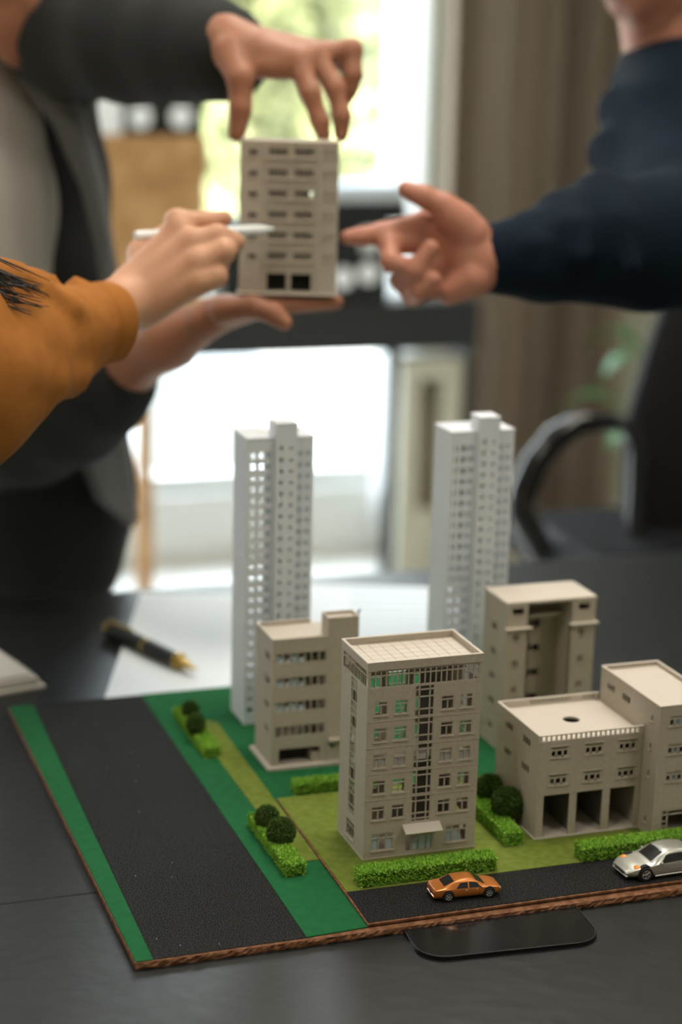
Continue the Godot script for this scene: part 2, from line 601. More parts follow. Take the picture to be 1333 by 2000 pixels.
func added_ceiling_panels() -> void:  # unseen lamps added to bring the room and the model fronts up to brightness
	var b := MB.new()
	b.rbox(Vector3(-0.31, 0.0, -0.31), Vector3(0.31, 0.03, 0.31), 0.006)
	var g := MB.new()
	g.box(Vector3(-0.28, -0.004, -0.28), Vector3(0.28, 0.002, 0.28))
	var where := ["above the middle of the meeting table", "above the far edge of the meeting table", "between the table and the window", "on the side of the camera", "near the plain side wall", "behind the camera"]
	var spots := [Vector3(0.5, 2.77, -0.35), Vector3(0.9, 2.77, -1.5), Vector3(-0.7, 2.77, -1.5), Vector3(-0.9, 2.77, 0.6), Vector3(2.1, 2.77, -0.4), Vector3(1.3, 2.77, 1.4)]
	var power := [1.7, 1.7, 0.6, 1.3, 0.6, 1.4]
	for i in spots.size():
		var t := thing("added_ceiling_light", "added unseen square ceiling light " + where[i], "light", spots[i], 0.0, "added ceiling lights")
		put("housing", b.mesh(), M["white frame"], t)
		put("diffuser", g.mesh(), M["added lamp glow"], t)
		var l := AreaLight3D.new()
		l.name = "light"
		l.area_size = Vector2(0.55, 0.55)
		l.light_energy = power[i]
		l.light_color = Color(1.0, 0.96, 0.9)
		l.shadow_enabled = true
		t.add_child(l, true)
		l.position = Vector3(0, -0.012, 0)
		l.rotation.x = -PI / 2


func room() -> void:
	var b := MB.new()
	b.box(Vector3(-2.4, -0.12, -3.75), Vector3(3.0, 0.0, 2.75))
	struct("floor", b.mesh(), M["floor tile"])
	b = MB.new()
	b.box(Vector3(-2.4, 2.8, -3.75), Vector3(3.0, 2.95, 2.75))
	struct("ceiling", b.mesh(), M["ceiling paint"])
	b = MB.new()
	b.panel(5.4, 2.8, 0.15, [[0.9, 0.18, 3.14, 2.37]])
	struct("wall_back", b.mesh(), M["wall paint"], Vector3(-2.4, 0, -3.6))
	b = MB.new()
	b.panel(6.5, 2.8, 0.15, [])
	struct("wall_left", b.mesh(), M["wall paint"], Vector3(-2.4, 0, 2.75), PI / 2)
	b = MB.new()
	b.panel(6.5, 2.8, 0.15, [])
	struct("wall_right", b.mesh(), M["wall paint"], Vector3(3.0, 0, -3.75), -PI / 2)
	b = MB.new()
	b.panel(5.4, 2.8, 0.15, [])
	struct("wall_front", b.mesh(), M["wall paint"], Vector3(3.0, 0, 2.6), PI)
	# windows: frame and panes
	for q in [["window_1", Vector3(-1.5, 0.18, -3.64), 0.0, 3.14, 2.37, [1.02, 2.05]]]:
		b = MB.new()
		b.frame(q[3], q[4], q[5], [], 0.05, 0.06)
		var w := struct(q[0], b.mesh(), M["white frame"], q[1], q[2])
		var xs: Array = [0.0] + q[5] + [q[3]]
		for i in xs.size() - 1:
			var p := MB.new()
			p.quad(Vector3(xs[i] + 0.02, 0.03, -0.03), Vector3(xs[i + 1] - 0.02, 0.03, -0.03), Vector3(xs[i + 1] - 0.02, q[4] - 0.03, -0.03), Vector3(xs[i] + 0.02, q[4] - 0.03, -0.03))
			put("pane", p.mesh(), M["glass"], w)
	for q in [["baseboard_back", Vector3(1.6, 0, -3.6), Vector3(3.0, 0.09, -3.585)], ["baseboard_right", Vector3(2.985, 0, -3.58), Vector3(3.0, 0.09, 2.6)]]:
		b = MB.new()
		b.box(q[1], q[2])
		struct(q[0], b.mesh(), M["cream laminate"])
	b = MB.new()
	b.box(Vector3(-1.5, 0.0, -3.6), Vector3(1.64, 0.19, -3.585))
	struct("trim_1", b.mesh(), M["white frame"])
	# curtains in front of the glass's end
	var t := thing("curtain", "heavy taupe brown curtain hanging in deep folds beside the window", "curtain", Vector3(1.60, 0, -3.465))
	put("drape", folds(0.55, 0.02, 2.6, 4, 0.085), M["curtain"], t)
	b = MB.new()
	b.tube([Vector3(-0.2, 2.63, 0), Vector3(0.75, 2.63, 0)], 0.014, 12)
	put("rod", b.mesh(), M["chrome"], t)
	t = thing("sheer_curtain", "narrow white translucent curtain glowing with daylight beside the brown curtain", "curtain", Vector3(1.485, 0, -3.55))
	put("drape", folds(0.12, 0.03, 2.6, 2, 0.018, false), M["sheer"], t)


func folds(w: float, y0: float, y1: float, n: int, deep: float, two := true) -> ArrayMesh:
	var rows := []
	var back := []
	var cols := n * 14
	for i in 13:
		var y := lerpf(y0, y1, i / 12.0)
		var row := []
		var row2 := []
		for j in cols + 1:
			var u := float(j) / cols
			var ph := u * n * TAU + 0.5 * sin(u * 9.0)
			var z := deep * (sin(ph) + 0.35 * sin(ph * 2.3 + 1.0)) * (0.75 + 0.25 * (1.0 - i / 12.0))
			var x := w * u + 0.25 * deep * cos(ph)
			row.append(Vector3(x, y, z))
			row2.append(Vector3(x, y, z - 0.004))
		rows.append(row)
		row2.reverse()
		back.append(row2)
	var b := MB.new()
	b.grid(rows)
	if two: b.grid(back)
	return b.mesh()


func leafy(b: MB, centre: Vector3, radius: Vector3, count: int, size: float, a: Color, z: Color) -> void:
	# leaf sprays over an ellipsoid
	for i in count:
		var d := Vector3(rng.randfn(), rng.randfn(), rng.randfn()).normalized()
		var p := centre + d * radius * rng.randf_range(0.72, 1.04)
		var x := Vector3(rng.randfn(), rng.randfn(), rng.randfn()).normalized()
		var y := d.cross(x).normalized()
		var s := size * rng.randf_range(0.6, 1.3)
		b.col = a.lerp(z, rng.randf())
		x = (x + d * 0.3).normalized()
		b.tri(p - x * s, p + y * s * 0.45, p + x * s)
		b.tri(p - x * s, p + x * s, p - y * s * 0.45)


func garden() -> void:
	var b := MB.new()
	b.box(Vector3(-9, -0.2, -24), Vector3(16, -0.06, -3.75))
	struct("ground_terrace", b.mesh(), M["concrete"])
	var kinds := ["pale yellow green tree outside the window behind the gripping hand", "pale yellow green tree outside the window beside the white curtain", "lime green tree outside the window behind the brown curtain", "yellow green tree outside behind the wooden box and the cardigan sleeve", "tall light green tree outside behind the wearer of the cardigan", "farther pale green tree seen between the two nearest garden trees", "farther pale green tree seen past the wooden box", "farther pale green tree behind the curtain side of the window", "pale hedge tree at the far end of the garden, first from the wooden box", "pale hedge tree at the far end of the garden, second from the wooden box", "pale hedge tree at the far end of the garden, third from the wooden box"]
	var spots := [Vector3(2.0, 0, -9.2), Vector3(4.0, 0, -9.2), Vector3(6.0, 0, -9.2), Vector3(0.0, 0, -9.2), Vector3(-2.0, 0, -9.2), Vector3(3.0, 0, -11.4), Vector3(1.0, 0, -11.4), Vector3(5.0, 0, -11.4), Vector3(2.0, 0, -13.6), Vector3(4.0, 0, -13.6), Vector3(6.0, 0, -13.6)]
	for i in spots.size():
		var t := thing("tree", kinds[i], "tree", spots[i] + Vector3(0, -0.06, 0), 0.0, "garden trees beyond the window")
		b = MB.new()
		b.tube([Vector3(0, 0, 0), Vector3(0.03, 0.6, 0), Vector3(-0.02, 1.4, 0.02), Vector3(0.02, 2.4, 0)], [0.07, 0.055, 0.045, 0.02], 10)
		put("trunk", b.mesh(), M["bark"], t)
		b = MB.new()
		for k in 8:
			var c := Vector3(rng.randf_range(-0.22, 0.22), 0.6 + 0.45 * k, rng.randf_range(-0.25, 0.25))
			leafy(b, c, Vector3(0.74, 0.6, 0.66), 300, 0.13, Color(0.25, 0.275, 0.12), Color(0.35, 0.35, 0.19))
		put("foliage", b.mesh(true), M["leaf light"], t)
	var g := thing("garden_hedge", "tall dense pale green hedge closing the far end of the garden", "hedge", Vector3(-5, -0.06, -15.2))
	b = MB.new()
	b.col = Color(0.25, 0.28, 0.12)
	b.rbox(Vector3(0, 0, -1.0), Vector3(15, 3.9, -0.1), 0.1)
	for i in 2600:
		var q := Vector3(rng.randf() * 15.0, rng.randf() * 4.0, -0.08)
		leafy(b, q, Vector3.ONE * 0.12, 1, 0.14, Color(0.25, 0.275, 0.12), Color(0.35, 0.35, 0.19))
	put("foliage", b.mesh(true), M["leaf light"], g)
	var p := thing("planter", "low blue grey planter on the bright terrace outside", "planter", Vector3(1.42, -0.06, -5.1))
	b = MB.new()
	b.rbox(Vector3(-0.2, 0, -0.15), Vector3(0.2, 0.3, 0.15), 0.02)
	put("box", b.mesh(), M["planter"], p)
	b = MB.new()
	b.rbox(Vector3(-0.22, 0.28, -0.17), Vector3(0.22, 0.34, 0.17), 0.015)
	put("rim", b.mesh(), M["planter"], p)


func credenza() -> void:
	# long low black cabinet under the window, at z -3.2
	var t := thing("desk", "long black desk with a thick top standing under the window", "desk", Vector3(0.55, 0, -3.2))
	var b := MB.new()
	b.rbox(Vector3(0.0, 0.63, -0.14), Vector3(1.09, 0.755, 0.0), 0.006)
	put("top", b.mesh(), M["black furniture"], t)
	for x in [0.004, 1.066]:
		b = MB.new()
		b.rbox(Vector3(x, 0.0, -0.13), Vector3(x + 0.018, 0.63, -0.01), 0.002)
		put("leg", b.mesh(), M["black furniture"], t)
	b = MB.new()
	b.rbox(Vector3(0.855, 0.0, -0.05), Vector3(0.885, 0.63, -0.02), 0.003)
	put("leg", b.mesh(), M["black furniture"], t)
	b = MB.new()
	b.rbox(Vector3(0.205, 0, -0.05), Vector3(0.241, 0.63, -0.01), 0.003)
	put("leg", b.mesh(), M["oak"], t).set_meta("label", "oak leg")
	# cream pedestal with an open brown inside
	t = thing("pedestal", "cream pedestal cabinet with an open brown compartment under the desk", "cabinet", Vector3(1.45, 0, -3.225))
	b = MB.new()
	b.panel(0.16, 0.6, 0.1, [[0.045, 0.2, 0.06, 0.35]])
	put("body", b.mesh(), M["cream laminate"], t)
	b = MB.new()
	b.box(Vector3(0.04, 0.19, -0.11), Vector3(0.11, 0.56, -0.08))
	put("inner", b.mesh(), M["curtain"], t)
	# oak box with two binders on top
	t = thing("wooden_box", "tan wooden storage box standing on the black desk", "box", Vector3(0.6, 0.755, -3.2))
	b = MB.new()
	b.rbox(Vector3(0, 0, -0.14), Vector3(0.315, 0.3, 0.0), 0.004)
	put("body", b.mesh(), M["oak"], t)
	b = MB.new()
	b.rbox(Vector3(-0.004, 0.3, -0.145), Vector3(0.319, 0.408, 0.004), 0.004)
	put("lid", b.mesh(), M["oak"], t)
	var names_b := ["black ring binder with a pink spine card lying on the wooden box", "black ring binder with a bare spine on the wooden box", "black ring binder with a white label behind the pointing finger", "black ring binder beside the held model block"]
	var at := [Vector3(0.724, 1.163, -3.2), Vector3(0.822, 1.163, -3.2), Vector3(1.302, 0.755, -3.2), Vector3(1.238, 0.755, -3.2)]
	var tall := [0.125, 0.125, 0.2, 0.2]
	for i in 4:
		t = thing("ring_binder", names_b[i], "binder", at[i], 0.0, "black ring binders on the desk")
		b = MB.new()
		b.rbox(Vector3(0, 0, -0.14), Vector3(0.088 if i != 3 else 0.06, tall[i], 0.0), 0.004)
		put("cover", b.mesh(), M["binder"], t)
		b = MB.new()
		var ring := []
		for k in 20: ring.append(Vector3((0.032 if i != 3 else 0.03) + 0.027 * cos(TAU * k / 20), [0.042, 0.044, 0.075, 0.064][i] + 0.027 * sin(TAU * k / 20), 0.002))
		b.fan(ring)
		b.tube([Vector3(ring[0].x - 0.027, ring[0].y, 0.0), Vector3(ring[0].x - 0.027, ring[0].y, 0.0022)], 0.027, 20, false)
		put("finger_hole", b.mesh(), M["label white"], t)
		b = MB.new()
		if i == 0: b.box(Vector3(0.004, 0.075, 0.0), Vector3(0.06, 0.118, 0.0015))
		else: b.box(Vector3(0.012, tall[i] - 0.07, 0.0), Vector3(0.055, tall[i] - 0.015, 0.0015))
		put("spine_card", b.mesh(), M["pale pink" if i == 0 else "label white"] if i in [0, 2] else M["binder"], t)
	t = thing("white_carton", "pale white carton on the wooden box beside the cardigan", "box", Vector3(0.624, 1.163, -3.2))
	b = MB.new()
	b.rbox(Vector3(0, 0, -0.14), Vector3(0.09, 0.115, 0.0), 0.004)
	put("body", b.mesh(), M["label white"], t)
	b = MB.new()
	b.rbox(Vector3(-0.002, 0.09, -0.142), Vector3(0.092, 0.117, 0.002), 0.003)
	put("lid", b.mesh(), M["paper"], t)
	t = thing("paper_tray", "dark document tray holding white papers on the black desk", "tray", Vector3(1.235, 0.955, -3.2))
	b = MB.new()
	b.rbox(Vector3(0.0, 0.0, -0.14), Vector3(0.2, 0.05, 0.0), 0.004)
	put("tray", b.mesh(), M["binder"], t)
	tag(put("paper_stack", stack(0.19, 0.04, 0.12), M["paper"], null, Vector3(1.24, 1.006, -3.21)), "thick stack of white papers on the dark document tray", "paper")
	# dark boxes behind the held block
	t = thing("file_box", "dark file box standing beside the wooden box on the desk", "box", Vector3(0.96, 0.755, -3.2))
	b = MB.new()
	b.rbox(Vector3(0, 0, -0.14), Vector3(0.26, 0.205, 0.0), 0.004)
	put("body", b.mesh(), M["binder"], t)
	b = MB.new()
	b.rbox(Vector3(-0.002, 0.17, -0.142), Vector3(0.262, 0.208, 0.002), 0.003)
	put("lid", b.mesh(), M["black furniture"], t)


func stack(w: float, h: float, d: float) -> ArrayMesh:
	var b := MB.new()
	var y := 0.0
	for i in 8:
		var o := Vector3(rng.randf_range(-0.003, 0.003), 0, rng.randf_range(-0.003, 0.003))
		b.box(Vector3(0, y, -d) + o, Vector3(w, y + h / 8 * 0.9, 0) + o)
		y += h / 8
	return b.mesh()


func table() -> void:
	var t := thing("table", "large dark meeting table with a satin top under the model board", "table", Vector3(0, 0, 0))
	var b := MB.new()
	for q in [[-0.945, SEAM - 0.0004], [SEAM + 0.0004, 0.5]]:
		b = MB.new()
		b.rbox(Vector3(-0.17, TT - 0.04, q[0]), Vector3(1.75, TT, q[1]), 0.0012)
		put("tabletop", b.mesh(), M["table top"], t)
	b = MB.new()
	b.box(Vector3(-0.1, TT - 0.1, -0.87), Vector3(1.67, TT - 0.04, 0.42))
	put("apron", b.mesh(), M["black furniture"], t)
	for x in [-0.12, 1.62]:
		for z in [-0.89, 0.38]:
			b = MB.new()
			b.rbox(Vector3(x, 0, z), Vector3(x + 0.06, TT - 0.04, z + 0.06), 0.004)
			put("leg", b.mesh(), M["black furniture"], t)


func slab(poly: Array, y0: float, y1: float) -> ArrayMesh:
	# polygon of (x, depth) in millimetres lying flat
	var p := PackedVector2Array()
	for q in poly: p.append(Vector2(q[0], q[1]) * 0.001)
	var b := MB.new()
	b.xf = Transform3D(Basis(Vector3(1, 0, 0), Vector3(0, 0, -1), Vector3(0, 1, 0)), Vector3.ZERO)
	b.prism(p, y0, y1)
	return b.mesh()


func rough_edge(x0: float, x1: float, y0: float, y1: float, amp: float) -> ArrayMesh:
	# torn edge of a fibreboard along x, facing +z at z 0
	var rows := []
	var n := int((x1 - x0) / 0.003)
	var prof := [[y0, -0.003], [y0, 0.0], [lerpf(y0, y1, 0.35), 0.0007], [lerpf(y0, y1, 0.7), 0.0003], [y1, 0.0], [y1, -0.003]]
	for q in prof:
		var row := []
		for i in n + 1:
			var w: float = 0.0 if q[1] < -0.002 else rng.randf_range(-amp, amp)
			row.append(Vector3(lerpf(x0, x1, float(i) / n), q[0] + w * 0.25, q[1] + w + 0.0004))
		rows.append(row)
	var b := MB.new()
	b.grid(rows, false, false, false)
	return b.mesh()


func model_board() -> void:
	var t := thing("model_board", "wide fibreboard base of the town model with black road and green felt", "model base", Vector3(0, TT, 0))
	var b := MB.new()
	b.rbox(Vector3(-0.0005, 0.0, -0.5625), Vector3(0.58, 0.0053, 0.0), 0.0006)
	put("board", b.mesh(), M["fibreboard"], t)
	put("torn_edge", rough_edge(0.0, 0.58, 0.0, 0.0053, 0.0009), M["fibreboard"], t)
	put("grass_strip", slab([[0.5, 1], [13.5, 1], [25, 562], [0.5, 562]], 0.005, 0.0062), M["green felt"], t)
	put("road", slab([[14, 1.5], [133, 3], [136, 562], [25.3, 562]], 0.005, 0.0058), M["asphalt grit"], t)
	put("felt", slab([[133.4, 3], [183.5, 6], [186, 14], [330, 14], [330, 562], [136.4, 562]], 0.005, 0.0063), M["green felt"], t)
	put("felt", slab([[330.3, 14], [579, 14], [579, 562], [330.3, 562]], 0.005, 0.0063), M["green felt"], t)
	put("lawn_strip", slab([[165, 132], [186, 131], [190, 462], [177, 472], [165, 472]], 0.006, 0.0069), M["olive lawn"], t)
	t = thing("corner_board", "smaller fibreboard lying on the model base with olive lawn and front road", "model base", Vector3(0, BT, 0))
	put("board", slab([[184, 6], [579, 9], [579, 260], [188.5, 260]], 0.0003, 0.002), M["fibreboard"], t)
	put("torn_edge", rough_edge(0.184, 0.579, 0.0003, 0.002, 0.0006), M["fibreboard"], t, Vector3(0, 0, -0.0065), 0.006)
	put("lawn", slab([[187, 63.5], [579, 62], [579, 259.5], [189.2, 259.5]], 0.0019, 0.0026), M["olive lawn"], t)
	put("road", slab([[185.2, 8.5], [579, 10.5], [579, 61.6], [186.8, 63]], 0.0019, 0.0024), M["asphalt grit"], t)
	# crumbs of glue and gravel on the road
	b = MB.new()
	for i in 16:
		var p := Vector3(rng.randf_range(0.02, 0.132), 0.0059, -rng.randf_range(0.01, 0.5))
		b.rbox(p - Vector3.ONE * 0.0002, p + Vector3(0.0002, 0.0002, 0.0002), 0.00008)
	var g := put("gravel", b.mesh(), M["label white"])
	g.position.y = TT
	g.set_meta("kind", "stuff")
	tag(g, "tiny pale gravel crumbs scattered over the wide black road", "gravel")


# ------------------------------------------------ building kit (millimetres)
func mm() -> MB:
	var b := MB.new()
	b.xf = Transform3D(Basis.from_scale(Vector3.ONE * 0.001), Vector3.ZERO)
	return b

func wall_at(t: Node3D, side: String, w: float, h: float, d: float, thick: float, holes: Array, m: Material, x0 := 0.0, z0 := 0.0) -> MeshInstance3D:
	# w x d footprint whose front left corner is x0, z0; holes in the wall's own x, y seen from outside
	var b := mm()
	match side:
		"front":
			b.panel(w, h, thick, holes)
			return put("wall", b.mesh(), m, t, Vector3(x0, 0, z0) * 0.001)
		"back":
			b.panel(w, h, thick, holes)
			return put("wall", b.mesh(), m, t, Vector3(x0 + w, 0, z0 - d) * 0.001, PI)
		"left":
			b.panel(d - 2 * thick, h, thick, holes, thick)
			return put("wall", b.mesh(), m, t, Vector3(x0, 0, z0 - d) * 0.001, -PI / 2)
	b.panel(d - 2 * thick, h, thick, holes, thick)
	return put("wall", b.mesh(), m, t, Vector3(x0 + w, 0, z0) * 0.001, PI / 2)

func win(t: Node3D, side: String, r: Array, vb: Array, hb: Array, bar: float, w: float, d: float, m: Material, sill := true, x0 := 0.0, z0 := 0.0, called := "window", rim := true) -> MeshInstance3D:
	# a window of bars in the opening r [x, y, w, h] of one wall
	var flank := side in ["left", "right"]
	var key := str([r[2], r[3], vb, hb, bar, sill, rim, flank])
	if not cache.has(key):
		var b := mm()
		b.frame(r[2], r[3], vb, hb, bar, 0.35 if flank else 0.9, rim)
		if sill: b.box(Vector3(-0.7, -0.7, -0.5), Vector3(r[2] + 0.7, 0.25, 1.2))
		cache[key] = b.mesh()
	var p := Vector3(x0 + r[0], r[1], z0 - 0.3)
	var a := 0.0
	match side:
		"back":
			p = Vector3(x0 + w - r[0], r[1], z0 - d + 0.3)
			a = PI
		"left":
			p = Vector3(x0 + 0.05, r[1], z0 - d + r[0])
			a = -PI / 2
		"right":
			p = Vector3(x0 + w - 0.05, r[1], z0 - r[0])
			a = PI / 2
	return put(called, cache[key], m, t, p * 0.001, a)

func block(t: Node3D, called: String, lo: Vector3, hi: Vector3, m: Material, r := 0.0) -> MeshInstance3D:
	var b := mm()
	if r > 0: b.rbox(lo, hi, r)
	else: b.box(lo, hi)
	return put(called, b.mesh(), m, t)

func pane(t: Node3D, r: Array, z: float, m: Material) -> void:
	var b := mm()
	b.box(Vector3(r[0], r[1], z - 0.3), Vector3(r[0] + r[2], r[1] + r[3], z))
	put("pane", b.mesh(), m, t)


func front_office() -> void:
	var t := thing("model_building", "seven-storey cream model office block with a glazed stair strip above its entrance canopy", "model building", Vector3(0.2188, UT, -0.1154), 0.0)
	var c: Material = M["cream resin"]
	var W := 100.0; var D := 64.5; var H := 165.0
	var holes := []
	var wins := []
	for k in 5:
		for x in [6.3, 23.7, 64.6, 81.4]: wins.append([x, 34.3 + 22.9 * k, 11.8, 12.4])
	var ground := [[6.8, 7, 19.8, 15.5], [72.7, 7, 19.6, 15.5]]
	var door := [37.0, 3.0, 25.0, 18.0]
	var strip := [41.2, 29.0, 17.8, 120.5]
	var band := [1.8, 149.5, 96.4, 15.2]
	wall_at(t, "front", W, H + 7, D, 1.6, wins + ground + [door, strip, band], c)
	wall_at(t, "back", W, H + 7, D, 1.6, wins + [[41.2, 29.0, 17.8, 120.5], band], c)
	var sband := [3.5, 149.5, 57.5, 15.2]
	var sstrip := [24.5, 29.0, 15.5, 120.5]
	var sgr := [22.0, 7.0, 20.0, 15.5]
	wall_at(t, "left", W, H + 7, D, 1.6, [sband, sstrip, sgr], c)
	wall_at(t, "right", W, H + 7, D, 1.6, [sband, sstrip, sgr], c)
	for side in ["front", "back"]:
		for r in wins: win(t, side, r, [[5.9, 0.0, 8.8]], [8.9], 0.9, W, D, c)
	for r in ground: win(t, "front", r, [6.6, 13.2], [11.0], 0.9, W, D, c)
	win(t, "front", door, [5.5, 12.5, 19.5], [13.5], 0.9, W, D, c, false, 0, 0, "door")
	var bars := []
	for k in 5:
		for o in [4.3, 10.5, 21.2]: bars.append(120.5 - o - 22.9 * k)
	bars.append(3.0)
	for side in ["front", "back"]:
		win(t, side, strip, [4.3, 13.5], bars, 1.0, W, D, c, false)
		var up := []
		for k in 19: up.append(4.8 * (k + 1))
		win(t, side, band, up, [10.6], 0.9, W, D, c, false)
	for side in ["left", "right"]:
		win(t, side, sstrip, [4.2, 11.4], bars, 0.9, W, D, c, false)
		var up := []
		for k in 11: up.append(4.8 * (k + 1))
		win(t, side, sband, up, [10.6], 0.9, W, D, c, false)
		win(t, side, sgr, [6.6, 13.2], [11.0], 0.9, W, D, c)
	# film panes on the ground floor and third floor
	for r in [[7.6, 8, 5.6, 13.8], [20.4, 8, 5.6, 9.6], [44, 4, 5.2, 9], [50, 4, 6, 12], [57, 4, 4.6, 12]]: pane(t, r, -1.4, M["blue pane"])
	for r in [[73.4, 8, 5.8, 9.6], [79.6, 8, 5.8, 9.6]]: pane(t, r, -1.4, M["pane"])
	for r in [[7, 80.8, 10.4, 7.5], [24.4, 80.8, 10.4, 7.0], [65.3, 80.8, 10.4, 11], [82, 80.8, 10, 7.5], [46.5, 84, 7, 5]]: pane(t, r, -1.5, M["frosted pane"])
	block(t, "added_shade_wall", Vector3(61, 1.3, -41), Vector3(86, 148, -39.5), M["inner shade resin"])  # dark partition added so the stair strip looks shaded inside
	block(t, "floor_plate", Vector3(1.6, 77, -D + 1.6), Vector3(W - 1.6, 78.5, -20), c)
	block(t, "base", Vector3(-0.4, 0, -D - 0.4), Vector3(W + 0.4, 1.2, 0.4), c, 0.3)
	for k in 4: block(t, "string_course", Vector3(-0.35, 52.1 + 22.9 * k, -1.0), Vector3(W + 0.35, 52.6 + 22.9 * k, 0.35), c)
	# roof of square tiles inside a parapet
	block(t, "roof", Vector3(1.6, H - 2, -D + 1.6), Vector3(W - 1.6, H + 1.2, -1.6), M["roof resin"])
	var tile := mm()
	tile.rbox(Vector3(0.2, 0, -9.9), Vector3(9.4, 0.45, -0.2), 0.15)
	var tm := tile.mesh()
	for i in 10:
		for j in 6: put("roof_tile", tm, M["roof resin"], t, Vector3(2.0 + 9.6 * i, H + 1.2, -2.0 - 10.1 * j) * 0.001)
	for q in [[-0.9, -1.6, W + 0.9, 0.9], [-0.9, -D - 0.9, W + 0.9, -D + 1.6]]: block(t, "coping", Vector3(q[0], H + 6.6, q[1]), Vector3(q[2], H + 7.5, q[3]), M["roof resin"], 0.3)
	for x in [-0.9, W - 1.6]: block(t, "coping", Vector3(x, H + 6.6, -D + 1.6), Vector3(x + 2.5, H + 7.5, -1.6), M["roof resin"], 0.3)
	block(t, "cornice", Vector3(-0.7, H - 0.1, 0), Vector3(W + 0.7, H + 6.6, 0.7), c, 0.2)
	block(t, "cornice", Vector3(-0.7, H - 0.1, -D), Vector3(0, H + 6.6, 0), c, 0.2)
	var b := mm()
	b.prism(PackedVector2Array([Vector2(0, 0), Vector2(9, -3.4), Vector2(9.6, -2.2), Vector2(0.4, 2.6), Vector2(0, 2.6)]), 0, 33)
	put("canopy", b.mesh(), M["roof resin"], t, Vector3(0.034, 0.0255, 0), -PI / 2)
	t.get_node("canopy").position = Vector3(0.067, 0.0255, 0.0)


func long_office() -> void:
	var t := thing("model_building", "five-storey cream model office with ribbon windows and a square stair tower above its roof", "model building", Vector3(0.205, BT + 0.003, -0.330))
	var c: Material = M["cream resin"]
	var W := 53.0; var D := 53.0; var H := 120.0
	var holes := []
	for y in [29.0, 53.0, 76.5, 100.0]: holes.append([3.5, y, 48.0, 9.6])
	var port := [7.5, 1.5, 40.0, 15.0]
	wall_at(t, "front", W, H + 4, D, 1.5, holes + [port], c)
	wall_at(t, "back", W, H + 4, D, 1.5, holes, c)
	var lh := []
	for y in [29.0, 53.0, 76.5, 100.0]: lh.append([29.0, y, 15.0, 8.0])
	wall_at(t, "left", W, H + 4, D, 1.5, lh, c)
	var up := []
	for k in 6: up.append(48.0 / 7 * (k + 1))
	for r in holes:
		win(t, "front", r, up, [], 1.1, W, D, c, false, 0, 0, "window", false)
		win(t, "back", r, up, [], 1.1, W, D, c, false, 0, 0, "window", false)
	for r in lh: win(t, "left", r, [5.0, 10.0], [], 0.9, W, D, c, false)
	for r in holes.slice(1): 
		for k in [0, 2]: pane(t, [3.9 + 6.86 * k, r[1] + 3.0, 5.9, 4.6], -1.6, M["pane"])
	block(t, "porch_shade_wall", Vector3(7.5, 1.5, -14), Vector3(38, 16, -12.5), M["dark hollow"])  # near-black sheet painted as the shade in the ground-floor recess
	block(t, "porch_ceiling", Vector3(1.6, 17, -51), Vector3(51, 18.5, -1.6), c)
	block(t, "porch_side", Vector3(40, 1.0, -13), Vector3(47.5, 10.0, -2.0), c)
	block(t, "roof", Vector3(1.5, H - 2, -D + 1.5), Vector3(W, H + 0.6, -1.5), M["roof resin"])
	for q in [[-0.3, -1.7, W, 0.4], [-0.3, -D - 0.4, W, -D + 1.7]]: block(t, "coping", Vector3(q[0], H + 3.6, q[1]), Vector3(q[2], H + 4.3, q[3]), M["roof resin"], 0.2)
	block(t, "coping", Vector3(-0.4, H + 3.6, -D + 1.7), Vector3(1.7, H + 4.3, -1.7), M["roof resin"], 0.2)
	# stair tower
	var core := Node3D.new()
	core.name = "stair_tower"
	t.add_child(core, true)
	wall_at(core, "front", 30, 141, 20, 1.5, [[15.0, 1.5, 11.0, 15.0], [4.5, 13.0, 4.0, 4.5]], c, 53, 0.6)
	wall_at(core, "back", 30, 141, 20, 1.5, [], c, 53, 0.6)
	wall_at(core, "left", 30, 141, 20, 1.5, [], c, 53, 0.6)
	wall_at(core, "right", 30, 141, 20, 1.5, [], c, 53, 0.6)
	block(core, "roof", Vector3(54.5, 136, -18), Vector3(81.5, 138, -1), M["roof resin"])
	block(core, "canopy", Vector3(55, 22, 0.6), Vector3(82, 23.5, 7), c, 0.3)
	block(core, "coping", Vector3(52.6, 140.6, -0.9), Vector3(83.4, 141.4, 1.0), M["roof resin"], 0.2)
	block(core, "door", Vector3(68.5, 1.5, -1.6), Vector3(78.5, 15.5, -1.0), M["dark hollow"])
	var b := mm()
	b.tube([Vector3(85, 120, -9), Vector3(85, 141, -9), Vector3(87, 144, -9)], 0.9, 10)
	put("vent_pipe", b.mesh(), M["dark hollow"], t)
	wall_at(t, "back", 32, H, 33, 1.5, [], c, 53, -20)
	wall_at(t, "right", 32, H, 33, 1.5, [], c, 53, -20)
	block(t, "roof", Vector3(53, H - 2, -51.5), Vector3(83.5, H + 0.6, -19.4), M["roof resin"])
	block(t, "plinth", Vector3(-4, -3, -57), Vector3(90, 0.6, 4.2), M["roof resin"], 0.4)


